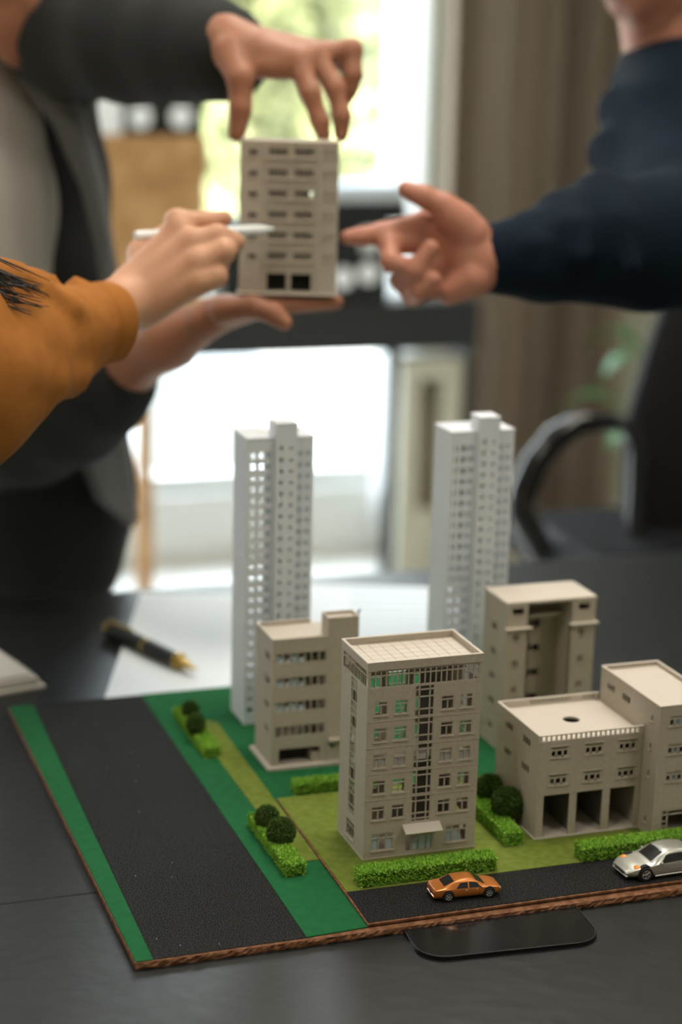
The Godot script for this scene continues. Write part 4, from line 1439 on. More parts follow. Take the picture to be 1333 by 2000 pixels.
# ------------------------------------------------ things on the table
func table_things() -> void:
	# drawings behind the board
	var ang := deg_to_rad(-19.0)
	var labels := ["large pale drawing sheet with faint blue lines behind the white towers", "white drawing sheet under the pen behind the green felt"]
	var at := [Vector3(0.236, TT, -0.585), Vector3(0.0, TT, -0.57)]
	at[1] = at[0] + Vector3(-0.149, 0, 0.05)
	var wd := [0.262, 0.15]
	var dp := [0.375, 0.42]
	for i in 2:
		var t := thing("paper_sheet", labels[i], "paper", at[i] + Vector3(0, 0.0006 * (1 - i), 0), ang, "drawing sheets on the table")
		var b := MB.new()
		b.box(Vector3(0, 0.0001, -dp[i]), Vector3(wd[i], 0.0006, 0))
		put("sheet", b.mesh(), M["paper"], t)
		if i == 0:
			for k in 9:
				b = MB.new()
				b.box(Vector3(0.13, 0.0006, -0.35 + 0.03 * k), Vector3(0.25, 0.00075, -0.345 + 0.03 * k))
				put("printed_line", b.mesh(), M["blue ink"], t)
	# pen
	var a := Vector3(0.147, TT + 0.0102, -0.775)
	var z := Vector3(0.209, TT + 0.0102, -0.612)
	var t2 := thing("pen", "black and gold ballpoint pen lying on the drawing sheet", "pen", a)
	var d := (z - a)
	var b3 := MB.new()
	b3.tube([Vector3.ZERO, d * 0.02, d * 0.5, d * 0.78, d * 0.82], [0.006, 0.0088, 0.0092, 0.008, 0.0066], 16)
	put("barrel", b3.mesh(), M["black plastic"], t2)
	b3 = MB.new()
	b3.tube([d * 0.82, d * 0.9, d * 0.99, d], [0.0062, 0.0042, 0.0014, 0.0006], 14)
	put("nib", b3.mesh(), M["gold"], t2)
	b3 = MB.new()
	for k in [0.03, 0.45, 0.8]: b3.tube([d * k, d * (k + 0.02)], 0.0094, 16)
	put("ring", b3.mesh(), M["gold"], t2)
	b3 = MB.new()
	b3.tube([d * 0.03 + Vector3(0, 0.0105, 0), d * 0.3 + Vector3(0, 0.011, 0)], 0.0015, 8)
	put("clip", b3.mesh(), M["gold"], t2)
	# white notebook at the table's side
	t2 = thing("notebook", "white notebook with a thick pale cover at the table's side", "notebook", Vector3(0.05, TT, -0.622), deg_to_rad(14.0))
	b3 = MB.new()
	b3.rbox(Vector3(-0.21, 0.0, -0.20), Vector3(0.0, 0.004, 0.0), 0.001)
	put("back_cover", b3.mesh(), M["white cotton"], t2)
	b3 = MB.new()
	b3.rbox(Vector3(-0.205, 0.004, -0.195), Vector3(-0.006, 0.012, -0.006), 0.001)
	put("pages", b3.mesh(), M["white cotton"], t2)
	b3 = MB.new()
	b3.rbox(Vector3(-0.21, 0.012, -0.20), Vector3(-0.012, 0.0145, -0.012), 0.001)
	put("front_cover", b3.mesh(), M["white cotton"], t2)
	# glossy dark plate under the board's front edge
	t2 = thing("glass_tray", "thin glossy black tray with rounded corners tucked against the board's front edge", "tray", Vector3(0.284, TT, 0.009), deg_to_rad(-4.0))
	var poly := PackedVector2Array()
	var hw := 0.073
	var hd := 0.046
	var r := 0.022
	for q in [[1, 1, 0.0], [-1, 1, PI / 2], [-1, -1, PI], [1, -1, PI * 1.5]]:
		for k in 9:
			var e: float = q[2] + PI / 2 * k / 8.0
			poly.append(Vector2(q[0] * (hw - r) + cos(e) * r, q[1] * (hd - r) + sin(e) * r))
	b3 = MB.new()
	b3.xf = Transform3D(Basis(Vector3(1, 0, 0), Vector3(0, 0, -1), Vector3(0, 1, 0)), Vector3.ZERO)
	b3.prism(poly, 0.0, 0.003)
	put("plate", b3.mesh(), M["tray black"] if M.has("tray black") else M["black plastic"], t2)
	var path := []
	for p in poly: path.append(Vector3(p.x, 0.003, -p.y))
	path.append(path[0])
	b3 = MB.new()
	b3.tube(path, 0.0007, 8, false)
	put("rim", b3.mesh(), M["chrome dark"] if M.has("chrome dark") else M["black plastic"], t2)


func held_block() -> void:
	# apartment block held up in the air; front face at z 0, 103 x 155 mm
	var t := thing("model_building", "cream model apartment block held up between two hands", "model building", HELD, HELD_TURN)
	var c: Material = M["cream resin"]
	var W := 101.0; var D := 46.0; var H := 152.0
	var holes := []
	for k in 6:
		var y := 33.0 + 21.2 * k
		holes.append([8.5, y + 1.0, 10.0, 6.0])
		holes.append([29.0, y, 20.0, 9.0])
		holes.append([55.5, y, 20.5, 9.0])
		holes.append([86.0, y + 1.0, 4.0, 7.0])
		holes.append([93.0, y + 1.0, 4.0, 7.0])
	var port := [29.0, 2.0, 46.0, 18.0]
	wall_at(t, "front", W, H, D, 1.4, holes + [port], c)
	var bk := []
	for r in holes: bk.append([W - r[0] - r[2], r[1], r[2], r[3]])
	wall_at(t, "back", W, H, D, 1.4, [[W - 74.0, holes[17][1] - 2.0, 9.0, 8.0]], c)
	wall_at(t, "left", W, H, D, 1.4, [], c)
	wall_at(t, "right", W, H, D, 1.4, [], c)
	for i in holes.size():
		var r: Array = holes[i]
		if r[2] > 15: win(t, "front", r, [4.0, 8.0, 12.0, 16.0], [3.0], 0.8, W, D, c, true)
		else: win(t, "front", r, [r[2] / 2], [], 0.7, W, D, c, true)
	for x in [24.5, 50.6, 79.5]: block(t, "rib", Vector3(x, 0, 0), Vector3(x + 2.6, H, 1.6), c, 0.3)
	for k in 6: block(t, "balcony", Vector3(28.0, 31.2 + 21.2 * k, 0), Vector3(77.0, 32.4 + 21.2 * k, 2.6), c, 0.3)
	block(t, "porch_shade_wall", Vector3(27, 1.5, -16), Vector3(77, 22, -14.5), M["dark hollow"])  # near-black sheet standing for shade in the porch opening
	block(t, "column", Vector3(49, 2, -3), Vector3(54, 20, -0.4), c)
	block(t, "added_shade_wall", Vector3(1.5, 24, -26), Vector3(W - 30, H - 2, -24.5), M["inner shade resin"])  # dark partition added as shade behind the windows
	block(t, "roof", Vector3(-0.4, H, -D - 0.4), Vector3(W + 0.4, H + 3, 0.4), c, 0.4)
	block(t, "base", Vector3(-2, -2, -D - 2), Vector3(W + 1, 0, 2.4), M["roof resin"], 0.4)


# ---------------------------------------------------------------- people
func joined(parts: Array) -> ArrayMesh:
	var st := SurfaceTool.new()
	for m in parts: st.append_from(m, 0, Transform3D())
	return st.commit()

func head_chains(b: Body, at: Transform3D) -> void:
	# a face looking along the head's +z
	for c in [[[0, 0.03, -0.015, 0.082], [0, 0.035, 0.015, 0.078]], [[0, -0.01, 0.025, 0.066], [0, -0.035, 0.035, 0.056]], [[0, -0.06, 0.035, 0.044], [0, -0.085, 0.058, 0.02]],
		[[-0.052, -0.05, 0.005, 0.02], [-0.02, -0.085, 0.052, 0.016]], [[0.052, -0.05, 0.005, 0.02], [0.02, -0.085, 0.052, 0.016]], [[-0.034, 0.022, 0.078, 0.011], [0.034, 0.022, 0.078, 0.011]],
		[[0, 0.012, 0.084, 0.009], [0, -0.022, 0.104, 0.011]], [[-0.012, -0.026, 0.092, 0.008], [0.012, -0.026, 0.092, 0.008]], [[-0.018, -0.05, 0.082, 0.007], [0.018, -0.05, 0.082, 0.007]], [[-0.016, -0.061, 0.08, 0.008], [0.016, -0.061, 0.08, 0.008]],
		[[-0.04, -0.015, 0.066, 0.02], [-0.03, -0.03, 0.06, 0.02]], [[0.04, -0.015, 0.066, 0.02], [0.03, -0.03, 0.06, 0.02]],
		[[-0.083, 0.012, -0.005, 0.012], [-0.078, -0.025, 0.0, 0.01]], [[0.083, 0.012, -0.005, 0.012], [0.078, -0.025, 0.0, 0.01]]]:
		var w := []
		for p in c:
			var q := at * Vector3(p[0], p[1], p[2])
			w.append([q.x, q.y, q.z, p[3]])
		b.chain(w)

func face_parts(t: Node3D, at: Transform3D, hair: Material, long := false) -> void:
	for s in [-1.0, 1.0]:
		var b := MB.new()
		b.xf = at * Transform3D(Basis(Vector3.RIGHT, PI / 2), Vector3(s * 0.031, 0.004, 0.068))
		b.lathe([Vector2(0.0001, -0.012), Vector2(0.0085, -0.0085), Vector2(0.012, 0.0), Vector2(0.0085, 0.0085), Vector2(0.0045, 0.0112)], 16)
		put("eye", b.mesh(), M["eye white"], t)
		b = MB.new()
		b.xf = at * Transform3D(Basis(Vector3.RIGHT, PI / 2), Vector3(s * 0.031, 0.004, 0.068))
		b.lathe([Vector2(0.006, 0.0104), Vector2(0.004, 0.0118), Vector2(0.0001, 0.0122)], 14)
		put("iris", b.mesh(), M["dark hair"], t)
		b = MB.new()
		b.xf = at
		b.tube([Vector3(s * 0.015, 0.024, 0.088), Vector3(s * 0.032, 0.03, 0.085), Vector3(s * 0.048, 0.025, 0.072)], [0.002, 0.0032, 0.0015], 8)
		put("eyebrow", b.mesh(), hair, t)
	var m := MB.new()
	m.xf = at
	m.tube([Vector3(-0.023, -0.054, 0.0855), Vector3(0, -0.0545, 0.0905), Vector3(0.023, -0.054, 0.0855)], [0.002, 0.005, 0.002], 8)
	put("lips", m.mesh(), M["lips"], t)
	var h := Body.new(0.009, 0.006)
	var caps := [[[0, 0.055, -0.03, 0.082], [0, 0.06, 0.005, 0.077]], [[-0.05, 0.04, 0.0, 0.042], [-0.045, -0.02, -0.04, 0.045]], [[0.05, 0.04, 0.0, 0.042], [0.045, -0.02, -0.04, 0.045]], [[0, 0.0, -0.06, 0.055], [0, -0.05, -0.06, 0.04]], [[-0.03, 0.095, 0.04, 0.03], [0.03, 0.095, 0.04, 0.03]]]
	if long: caps += [[[0.06, 0.0, -0.02, 0.035], [0.075, -0.15, 0.0, 0.03]], [[-0.06, 0.0, -0.03, 0.035], [-0.07, -0.2, -0.05, 0.03]], [[0, -0.03, -0.07, 0.05], [0, -0.24, -0.09, 0.045]]]
	for c in caps:
		var w := []
		for p in c:
			var q := at * Vector3(p[0], p[1], p[2])
			w.append([q.x, q.y, q.z, p[3]])
		h.chain(w)
	put("hair", h.mesh(), hair, t)


func person_cardigan() -> void:
	var t := thing("person", "person in a charcoal cardigan and white shirt holding up the model block with both hands", "person")
	var body := Body.new(0.013, 0.012)
	body.chain([[0.0823, 1.4712, -1.3172, 0.0620], [0.0813, 1.4070, -1.3439, 0.0620]])
	body.chain([[0.0715, 1.3278, -1.3587, 0.1000], [0.0763, 1.1696, -1.3251, 0.1000], [0.0650, 0.9235, -1.2405, 0.1000]])
	body.chain([[0.0889, 1.3748, -1.3325, 0.0700], [0.1548, 1.4165, -1.2111, 0.0550], [0.2116, 1.4087, -0.9702, 0.0470], [0.2472, 1.4111, -0.8489, 0.0380], [0.2658, 1.4155, -0.7997, 0.0290]])
	body.chain([[0.0127, 1.3426, -1.4820, 0.0700], [-0.0062, 1.1174, -1.3181, 0.0500], [0.1061, 0.9475, -1.0136, 0.0450], [0.1426, 0.9788, -0.9436, 0.0420], [0.1816, 1.0513, -0.8292, 0.0310], [0.2124, 1.0901, -0.7522, 0.0260], [0.2388, 1.1180, -0.7012, 0.0220]])
	body.chain([[-0.0200, 0.9300, -1.3300, 0.1200], [0.0600, 0.9000, -1.2500, 0.1100], [0.1300, 0.8600, -1.2000, 0.0950], [0.1500, 0.5000, -1.2000, 0.0700], [0.1400, 0.1200, -1.2200, 0.0500]])
	body.chain([[-0.0300, 0.9000, -1.3000, 0.1100], [-0.0500, 0.5000, -1.3000, 0.0700], [-0.0600, 0.1200, -1.3000, 0.0500]])
	var at := Transform3D(Basis(Vector3.UP, 1.047) * Basis(Vector3.RIGHT, 0.35), Vector3(0.1002, 1.4837, -1.1282))
	var face := Body.new(0.006, 0.005)
	head_chains(face, at)
	var hand := Body.new(0.0034, 0.0026)
	hand.chain([[0.2659, 1.4165, -0.8000, 0.0270], [0.2758, 1.4088, -0.7637, 0.0260], [0.2900, 1.3991, -0.7342, 0.0240]])
	hand.chain([[0.2793, 1.4039, -0.7459, 0.0220], [0.3390, 1.3903, -0.7014, 0.0130]])
	hand.chain([[0.2824, 1.4079, -0.7568, 0.0220], [0.3582, 1.3956, -0.7136, 0.0130]])
	hand.chain([[0.2846, 1.4079, -0.7648, 0.0200], [0.3751, 1.3978, -0.7236, 0.0120]])
	hand.chain([[0.2865, 1.4014, -0.7711, 0.0180], [0.3885, 1.3956, -0.7358, 0.0110]])
	hand.chain([[0.2829, 1.3849, -0.7285, 0.0150], [0.3266, 1.3826, -0.7059, 0.0130]])
	hand.chain([[0.3380, 1.3903, -0.7018, 0.0130], [0.3444, 1.3578, -0.6776, 0.0102], [0.3530, 1.3300, -0.6714, 0.0090], [0.3588, 1.3142, -0.6738, 0.0078]])
	hand.chain([[0.3603, 1.3945, -0.7148, 0.0130], [0.3754, 1.3630, -0.6899, 0.0104], [0.3804, 1.3350, -0.6806, 0.0092], [0.3801, 1.3160, -0.6800, 0.0080]])
	hand.chain([[0.3778, 1.3978, -0.7248, 0.0120], [0.4021, 1.4027, -0.7154, 0.0105], [0.4016, 1.3769, -0.7086, 0.0095], [0.3987, 1.3583, -0.7089, 0.0085]])
	hand.chain([[0.3881, 1.3945, -0.7378, 0.0110], [0.4060, 1.3853, -0.7334, 0.0095], [0.4063, 1.3641, -0.7275, 0.0085], [0.4009, 1.3495, -0.7277, 0.0075]])
	hand.chain([[0.2733, 1.3952, -0.7303, 0.0200], [0.2755, 1.3715, -0.7023, 0.0135], [0.2746, 1.3416, -0.6978, 0.0110], [0.2717, 1.3142, -0.7001, 0.0090]])
	var hand_low := Body.new(0.0034, 0.0026)
	hand_low.chain([[0.2388, 1.1180, -0.7012, 0.0220], [0.2585, 1.1324, -0.6818, 0.0160]])
	hand_low.chain([[0.2512, 1.1287, -0.6855, 0.0170], [0.2951, 1.1407, -0.6448, 0.0095], [0.3605, 1.1462, -0.6299, 0.0080]])
	hand_low.chain([[0.2528, 1.1278, -0.6913, 0.0170], [0.3030, 1.1387, -0.6612, 0.0095], [0.3679, 1.1437, -0.6463, 0.0080]])
	hand_low.chain([[0.2544, 1.1270, -0.6971, 0.0160], [0.3057, 1.1360, -0.6792, 0.0095], [0.3645, 1.1403, -0.6663, 0.0080]])
	hand_low.chain([[0.2566, 1.1258, -0.7047, 0.0150], [0.3032, 1.1327, -0.6989, 0.0090], [0.3517, 1.1364, -0.6883, 0.0075]])
	hand_low.chain([[0.2490, 1.1355, -0.6619, 0.0150], [0.2712, 1.1429, -0.6298, 0.0110], [0.2896, 1.1379, -0.6176, 0.0100], [0.2989, 1.1293, -0.6098, 0.0085]])
	put("body", joined([body.mesh(), face.mesh(), hand.mesh(), hand_low.mesh()]), M["skin warm"], t)
	face_parts(t, at, M["dark hair"])
	var shirt := Body.new(0.013, 0.012)
	shirt.chain([[0.0898, 1.3635, -1.2744, 0.0850], [0.0811, 1.1950, -1.1990, 0.0900], [0.0631, 0.9439, -1.1373, 0.0950]])
	put("shirt", shirt.mesh(), M["white cotton"], t)
	var cardigan := Body.new(0.012, 0.012)
	cardigan.chain([[0.1066, 1.4074, -1.3570, 0.1000], [0.1513, 1.3636, -1.3075, 0.0900], [0.1669, 1.2216, -1.2635, 0.0850], [0.1695, 1.0857, -1.2258, 0.0850], [0.1662, 0.9582, -1.1814, 0.0900], [0.1572, 0.8265, -1.1598, 0.1050], [0.1462, 0.7486, -1.1426, 0.1000]])
	cardigan.chain([[0.1623, 1.4287, -1.2884, 0.0850], [0.1866, 1.4121, -1.1112, 0.0780], [0.2227, 1.4078, -0.9660, 0.0700], [0.2572, 1.4029, -0.8650, 0.0580], [0.2753, 1.3974, -0.8024, 0.0460], [0.2841, 1.3927, -0.7762, 0.0440]])
	cardigan.chain([[0.0301, 1.3438, -1.4543, 0.1000], [-0.0017, 1.1124, -1.3590, 0.0900], [0.0596, 0.9439, -1.0728, 0.0750], [0.1044, 0.9496, -1.0039, 0.0680], [0.1390, 0.9857, -0.9249, 0.0620], [0.1621, 1.0239, -0.8614, 0.0540], [0.1716, 1.0365, -0.8451, 0.0460]])
	cardigan.chain([[0.0357, 1.1736, -1.4281, 0.1200], [0.0222, 0.7714, -1.3019, 0.1300]])
	put("cardigan", cardigan.mesh(), M["charcoal knit"], t)
	var m := MB.new()
	m.tube([Vector3(0.1168, 1.4037, -1.1773), Vector3(0.1490, 1.3614, -1.1655), Vector3(0.1834, 1.3034, -1.1485), Vector3(0.2080, 1.2262, -1.1299), Vector3(0.2192, 1.1516, -1.1112), Vector3(0.2218, 1.0765, -1.0954), Vector3(0.2208, 0.9771, -1.0688), Vector3(0.2265, 0.8902, -1.0433), Vector3(0.2330, 0.8159, -1.0208)], [0.03, 0.034, 0.03, 0.022, 0.016, 0.013, 0.012, 0.013, 0.012], 14, true, Vector2(1.0, 0.7))
	put("cardigan_band", m.mesh(), M["grey rib"], t)
	m = MB.new()
	var a := [Vector3(0.1679, 0.9263, -1.0408), Vector3(0.2194, 0.9307, -1.0458), Vector3(0.2352, 0.8123, -1.0081), Vector3(0.1961, 0.8473, -1.0095)]
	var z := [Vector3(0.1579, 0.9263, -1.0528), Vector3(0.2094, 0.9307, -1.0578), Vector3(0.2252, 0.8123, -1.0201), Vector3(0.1861, 0.8473, -1.0215)]
	m.quad(a[3], a[2], a[1], a[0]); m.quad(z[0], z[1], z[2], z[3])
	for i in 4: m.quad(a[i], a[(i + 1) % 4], z[(i + 1) % 4], z[i])
	put("cardigan_hem", m.mesh(), M["grey rib"], t)
	var jeans := Body.new(0.014, 0.012)
	jeans.chain([[-0.0200, 0.9300, -1.3300, 0.1320], [0.0600, 0.9000, -1.2500, 0.1220], [0.1300, 0.8600, -1.2000, 0.1070], [0.1500, 0.5000, -1.2000, 0.0820], [0.1400, 0.1200, -1.2200, 0.0620]])
	jeans.chain([[-0.0300, 0.9000, -1.3000, 0.1220], [-0.0500, 0.5000, -1.3000, 0.0820], [-0.0600, 0.1200, -1.3000, 0.0620]])
	put("jeans", jeans.mesh(), M["indigo denim"], t)
	var shoe0 := Body.new(0.01, 0.008)
	shoe0.chain([[0.1400, 0.0500, -1.2300, 0.0450], [0.2000, 0.0400, -1.1400, 0.0400]])
	put("shoe", shoe0.mesh(), M["black leather"], t)
	var shoe1 := Body.new(0.01, 0.008)
	shoe1.chain([[-0.0600, 0.0500, -1.3100, 0.0450], [-0.0000, 0.0400, -1.2200, 0.0400]])
	put("shoe", shoe1.mesh(), M["black leather"], t)


func person_orange() -> void:
	var t := thing("person", "person in a mustard orange shirt pointing at the held model block with a white stylus", "person")
	var body := Body.new(0.013, 0.012)
	body.chain([[0.0820, 1.1514, -0.5084, 0.0260], [0.0037, 1.1380, -0.4229, 0.0360], [-0.0811, 1.1289, -0.3627, 0.0420], [-0.1622, 1.2777, -0.4316, 0.0550], [-0.2144, 1.2801, -0.5601, 0.0700]])
	body.chain([[-0.2113, 1.3241, -0.5819, 0.0500], [-0.2140, 1.2538, -0.5966, 0.0700], [-0.3300, 1.1000, -0.5800, 0.1000], [-0.4300, 0.8800, -0.5400, 0.1100]])
	body.chain([[-0.2149, 1.2558, -0.5756, 0.0700], [-0.2803, 1.2228, -0.8195, 0.0600], [-0.3017, 1.0304, -0.7748, 0.0450], [-0.2705, 0.9815, -0.5318, 0.0350]])
	body.chain([[-0.4400, 0.8500, -0.5400, 0.1300], [-0.4600, 0.5000, -0.4500, 0.0850], [-0.4600, 0.1000, -0.4600, 0.0500]])
	body.chain([[-0.4400, 0.8500, -0.6000, 0.1200], [-0.4600, 0.5000, -0.6600, 0.0850], [-0.4600, 0.1000, -0.6400, 0.0500]])
	var at := Transform3D(Basis(Vector3.UP, 1.920) * Basis(Vector3.RIGHT, 0.25), Vector3(-0.1932, 1.3842, -0.5371))
	var face := Body.new(0.007, 0.005)
	head_chains(face, at)
	var hand := Body.new(0.0034, 0.0026)
	hand.chain([[0.0820, 1.1514, -0.5084, 0.0250], [0.1064, 1.1613, -0.5298, 0.0260], [0.1263, 1.1692, -0.5468, 0.0270]])
	hand.chain([[0.1280, 1.1772, -0.5539, 0.0220], [0.1734, 1.2320, -0.5571, 0.0125]])
	hand.chain([[0.1304, 1.1721, -0.5472, 0.0230], [0.1803, 1.2210, -0.5363, 0.0130]])
	hand.chain([[0.1318, 1.1638, -0.5423, 0.0220], [0.1822, 1.2042, -0.5202, 0.0125]])
	hand.chain([[0.1314, 1.1566, -0.5405, 0.0200], [0.1815, 1.1865, -0.5134, 0.0120]])
	hand.chain([[0.1580, 1.2011, -0.5563, 0.0160], [0.1700, 1.1927, -0.5432, 0.0160]])
	hand.chain([[0.1734, 1.2320, -0.5571, 0.0125], [0.1729, 1.2388, -0.5635, 0.0110], [0.1994, 1.2377, -0.5626, 0.0095], [0.2202, 1.2414, -0.5629, 0.0080]])
	hand.chain([[0.1803, 1.2210, -0.5363, 0.0130], [0.2055, 1.2273, -0.5336, 0.0105], [0.2274, 1.2205, -0.5437, 0.0085]])
	hand.chain([[0.1822, 1.2042, -0.5202, 0.0125], [0.2079, 1.2139, -0.5181, 0.0105], [0.2186, 1.2179, -0.5417, 0.0090], [0.2139, 1.2204, -0.5638, 0.0080]])
	hand.chain([[0.1815, 1.1865, -0.5134, 0.0120], [0.1995, 1.1911, -0.5127, 0.0095], [0.2079, 1.1989, -0.5359, 0.0085], [0.2048, 1.2052, -0.5585, 0.0075]])
	hand.chain([[0.1368, 1.1748, -0.5698, 0.0160], [0.1465, 1.2030, -0.6047, 0.0125], [0.1715, 1.2199, -0.6004, 0.0105], [0.1983, 1.2235, -0.5832, 0.0090]])
	put("body", joined([body.mesh(), face.mesh(), hand.mesh()]), M["skin fair"], t)
	face_parts(t, at, M["dark hair"], true)
	var shirt := Body.new(0.0065, 0.0035)
	shirt.chain([[0.0886, 1.1511, -0.5027, 0.0300], [0.0746, 1.1514, -0.4967, 0.0350], [0.0273, 1.1490, -0.4504, 0.0440], [-0.0268, 1.1425, -0.4020, 0.0620], [-0.0811, 1.1289, -0.3627, 0.0850]])
	shirt.chain([[-0.0811, 1.1289, -0.3627, 0.0850], [-0.1278, 1.2060, -0.3782, 0.0850], [-0.1622, 1.2777, -0.4316, 0.0850]])
	shirt.chain([[-0.0419, 1.2103, -0.3819, 0.0220], [-0.0190, 1.2059, -0.3891, 0.0180], [0.0053, 1.1933, -0.4023, 0.0160], [0.0324, 1.1774, -0.4147, 0.0140], [0.0594, 1.1598, -0.4507, 0.0110], [0.0637, 1.1442, -0.4537, 0.0100], [0.0674, 1.1237, -0.4677, 0.0090]])
	shirt.chain([[0.0597, 1.1867, -0.4930, 0.0100], [0.0672, 1.1709, -0.4696, 0.0060]])
	shirt.chain([[-0.0660, 1.1541, -0.3150, 0.0300], [-0.0387, 1.1412, -0.3292, 0.0280], [-0.0021, 1.1244, -0.3665, 0.0240], [0.0356, 1.1185, -0.4227, 0.0200], [0.0660, 1.1237, -0.4681, 0.0130]])
	shirt.chain([[-0.0490, 1.1045, -0.3229, 0.0300], [-0.0117, 1.1037, -0.3643, 0.0200]])
	shirt.chain([[0.0071, 1.1953, -0.4372, 0.0200], [0.0284, 1.1997, -0.4528, 0.0060]])
	shirt.chain([[-0.1622, 1.2777, -0.4316, 0.1000], [-0.2154, 1.2468, -0.5733, 0.1200], [-0.3300, 1.1000, -0.5800, 0.1350], [-0.4300, 0.8600, -0.5400, 0.1400]])
	shirt.chain([[-0.2172, 1.2510, -0.5313, 0.1200], [-0.2803, 1.2228, -0.8195, 0.0900], [-0.3017, 1.0304, -0.7748, 0.0700]])
	put("shirt", shirt.mesh(), M["orange cloth"], t)
	var m := MB.new()
	m.tube([Vector3(0.0761, 1.1500, -0.4991), Vector3(0.0813, 1.1506, -0.5007), Vector3(0.0951, 1.1514, -0.5059), Vector3(0.0963, 1.1513, -0.5066)], [0.0375, 0.039, 0.0385, 0.036], 28)
	put("cuff", m.mesh(), M["orange cloth"], t)
	var trousers := Body.new(0.016, 0.012)
	trousers.chain([[-0.4400, 0.8500, -0.5400, 0.1420], [-0.4600, 0.5000, -0.4500, 0.0970], [-0.4600, 0.1000, -0.4600, 0.0620]])
	trousers.chain([[-0.4400, 0.8500, -0.6000, 0.1320], [-0.4600, 0.5000, -0.6600, 0.0970], [-0.4600, 0.1000, -0.6400, 0.0620]])
	put("trousers", trousers.mesh(), M["indigo denim"], t)
	m = MB.new()
	m.tube([Vector3(-0.0712, 1.2544, -0.3933), Vector3(-0.0467, 1.2370, -0.3449), Vector3(-0.0169, 1.2215, -0.3346)], [0.0016, 0.0011, 0.0003], 5)
	m.tube([Vector3(-0.0775, 1.2166, -0.3852), Vector3(-0.0434, 1.2035, -0.3346), Vector3(0.0018, 1.1886, -0.3541)], [0.0016, 0.0011, 0.0003], 5)
	m.tube([Vector3(-0.0791, 1.2462, -0.3938), Vector3(-0.0547, 1.2311, -0.3461), Vector3(-0.0251, 1.2197, -0.3370)], [0.0016, 0.0011, 0.0003], 5)
	m.tube([Vector3(-0.0902, 1.2204, -0.3907), Vector3(-0.0495, 1.2057, -0.3374), Vector3(0.0022, 1.1891, -0.3547)], [0.0016, 0.0011, 0.0003], 5)
	m.tube([Vector3(-0.0745, 1.2301, -0.3878), Vector3(-0.0434, 1.2069, -0.3355), Vector3(-0.0017, 1.1918, -0.3495)], [0.0016, 0.0011, 0.0003], 5)
	m.tube([Vector3(-0.0689, 1.2312, -0.3862), Vector3(-0.0412, 1.2166, -0.3374), Vector3(-0.0043, 1.2019, -0.3472)], [0.0016, 0.0011, 0.0003], 5)
	m.tube([Vector3(-0.0770, 1.2549, -0.3954), Vector3(-0.0406, 1.2254, -0.3396), Vector3(0.0096, 1.1978, -0.3671)], [0.0016, 0.0011, 0.0003], 5)
	m.tube([Vector3(-0.0750, 1.2171, -0.3845), Vector3(-0.0467, 1.1980, -0.3343), Vector3(-0.0104, 1.1886, -0.3359)], [0.0016, 0.0011, 0.0003], 5)
	m.tube([Vector3(-0.0788, 1.2398, -0.3920), Vector3(-0.0472, 1.2234, -0.3414), Vector3(-0.0078, 1.2078, -0.3429)], [0.0016, 0.0011, 0.0003], 5)
	m.tube([Vector3(-0.0749, 1.2216, -0.3856), Vector3(-0.0554, 1.2128, -0.3414), Vector3(-0.0302, 1.2126, -0.3368)], [0.0016, 0.0011, 0.0003], 5)
	m.tube([Vector3(-0.0735, 1.2344, -0.3886), Vector3(-0.0472, 1.2153, -0.3392), Vector3(-0.0145, 1.2096, -0.3331)], [0.0016, 0.0011, 0.0003], 5)
	m.tube([Vector3(-0.0711, 1.2401, -0.3893), Vector3(-0.0508, 1.2200, -0.3417), Vector3(-0.0249, 1.2042, -0.3327)], [0.0016, 0.0011, 0.0003], 5)
	m.tube([Vector3(-0.0759, 1.2246, -0.3868), Vector3(-0.0514, 1.2066, -0.3383), Vector3(-0.0209, 1.2009, -0.3304)], [0.0016, 0.0011, 0.0003], 5)
	m.tube([Vector3(-0.0678, 1.2564, -0.3926), Vector3(-0.0487, 1.2269, -0.3429), Vector3(-0.0239, 1.2064, -0.3329)], [0.0016, 0.0011, 0.0003], 5)
	m.tube([Vector3(-0.0719, 1.2438, -0.3906), Vector3(-0.0514, 1.2262, -0.3436), Vector3(-0.0255, 1.2099, -0.3344)], [0.0016, 0.0011, 0.0003], 5)
	m.tube([Vector3(-0.0847, 1.2174, -0.3880), Vector3(-0.0444, 1.1996, -0.3340), Vector3(0.0102, 1.1878, -0.3662)], [0.0016, 0.0011, 0.0003], 5)
	m.tube([Vector3(-0.0664, 1.2459, -0.3893), Vector3(-0.0348, 1.2215, -0.3365), Vector3(0.0113, 1.1966, -0.3693)], [0.0016, 0.0011, 0.0003], 5)
	m.tube([Vector3(-0.0900, 1.2300, -0.3933), Vector3(-0.0487, 1.2186, -0.3406), Vector3(0.0038, 1.2055, -0.3597)], [0.0016, 0.0011, 0.0003], 5)
	m.tube([Vector3(-0.0764, 1.2527, -0.3946), Vector3(-0.0503, 1.2239, -0.3426), Vector3(-0.0187, 1.2004, -0.3295)], [0.0016, 0.0011, 0.0003], 5)
	m.tube([Vector3(-0.0655, 1.2572, -0.3920), Vector3(-0.0486, 1.2288, -0.3433), Vector3(-0.0260, 1.2061, -0.3336)], [0.0016, 0.0011, 0.0003], 5)
	m.tube([Vector3(-0.0725, 1.2546, -0.3938), Vector3(-0.0371, 1.2331, -0.3404), Vector3(0.0129, 1.2088, -0.3735)], [0.0016, 0.0011, 0.0003], 5)
	m.tube([Vector3(-0.0667, 1.2567, -0.3923), Vector3(-0.0491, 1.2312, -0.3442), Vector3(-0.0259, 1.2087, -0.3343)], [0.0016, 0.0011, 0.0003], 5)
	m.tube([Vector3(-0.0675, 1.2366, -0.3871), Vector3(-0.0484, 1.2141, -0.3393), Vector3(-0.0239, 1.1937, -0.3295)], [0.0016, 0.0011, 0.0003], 5)
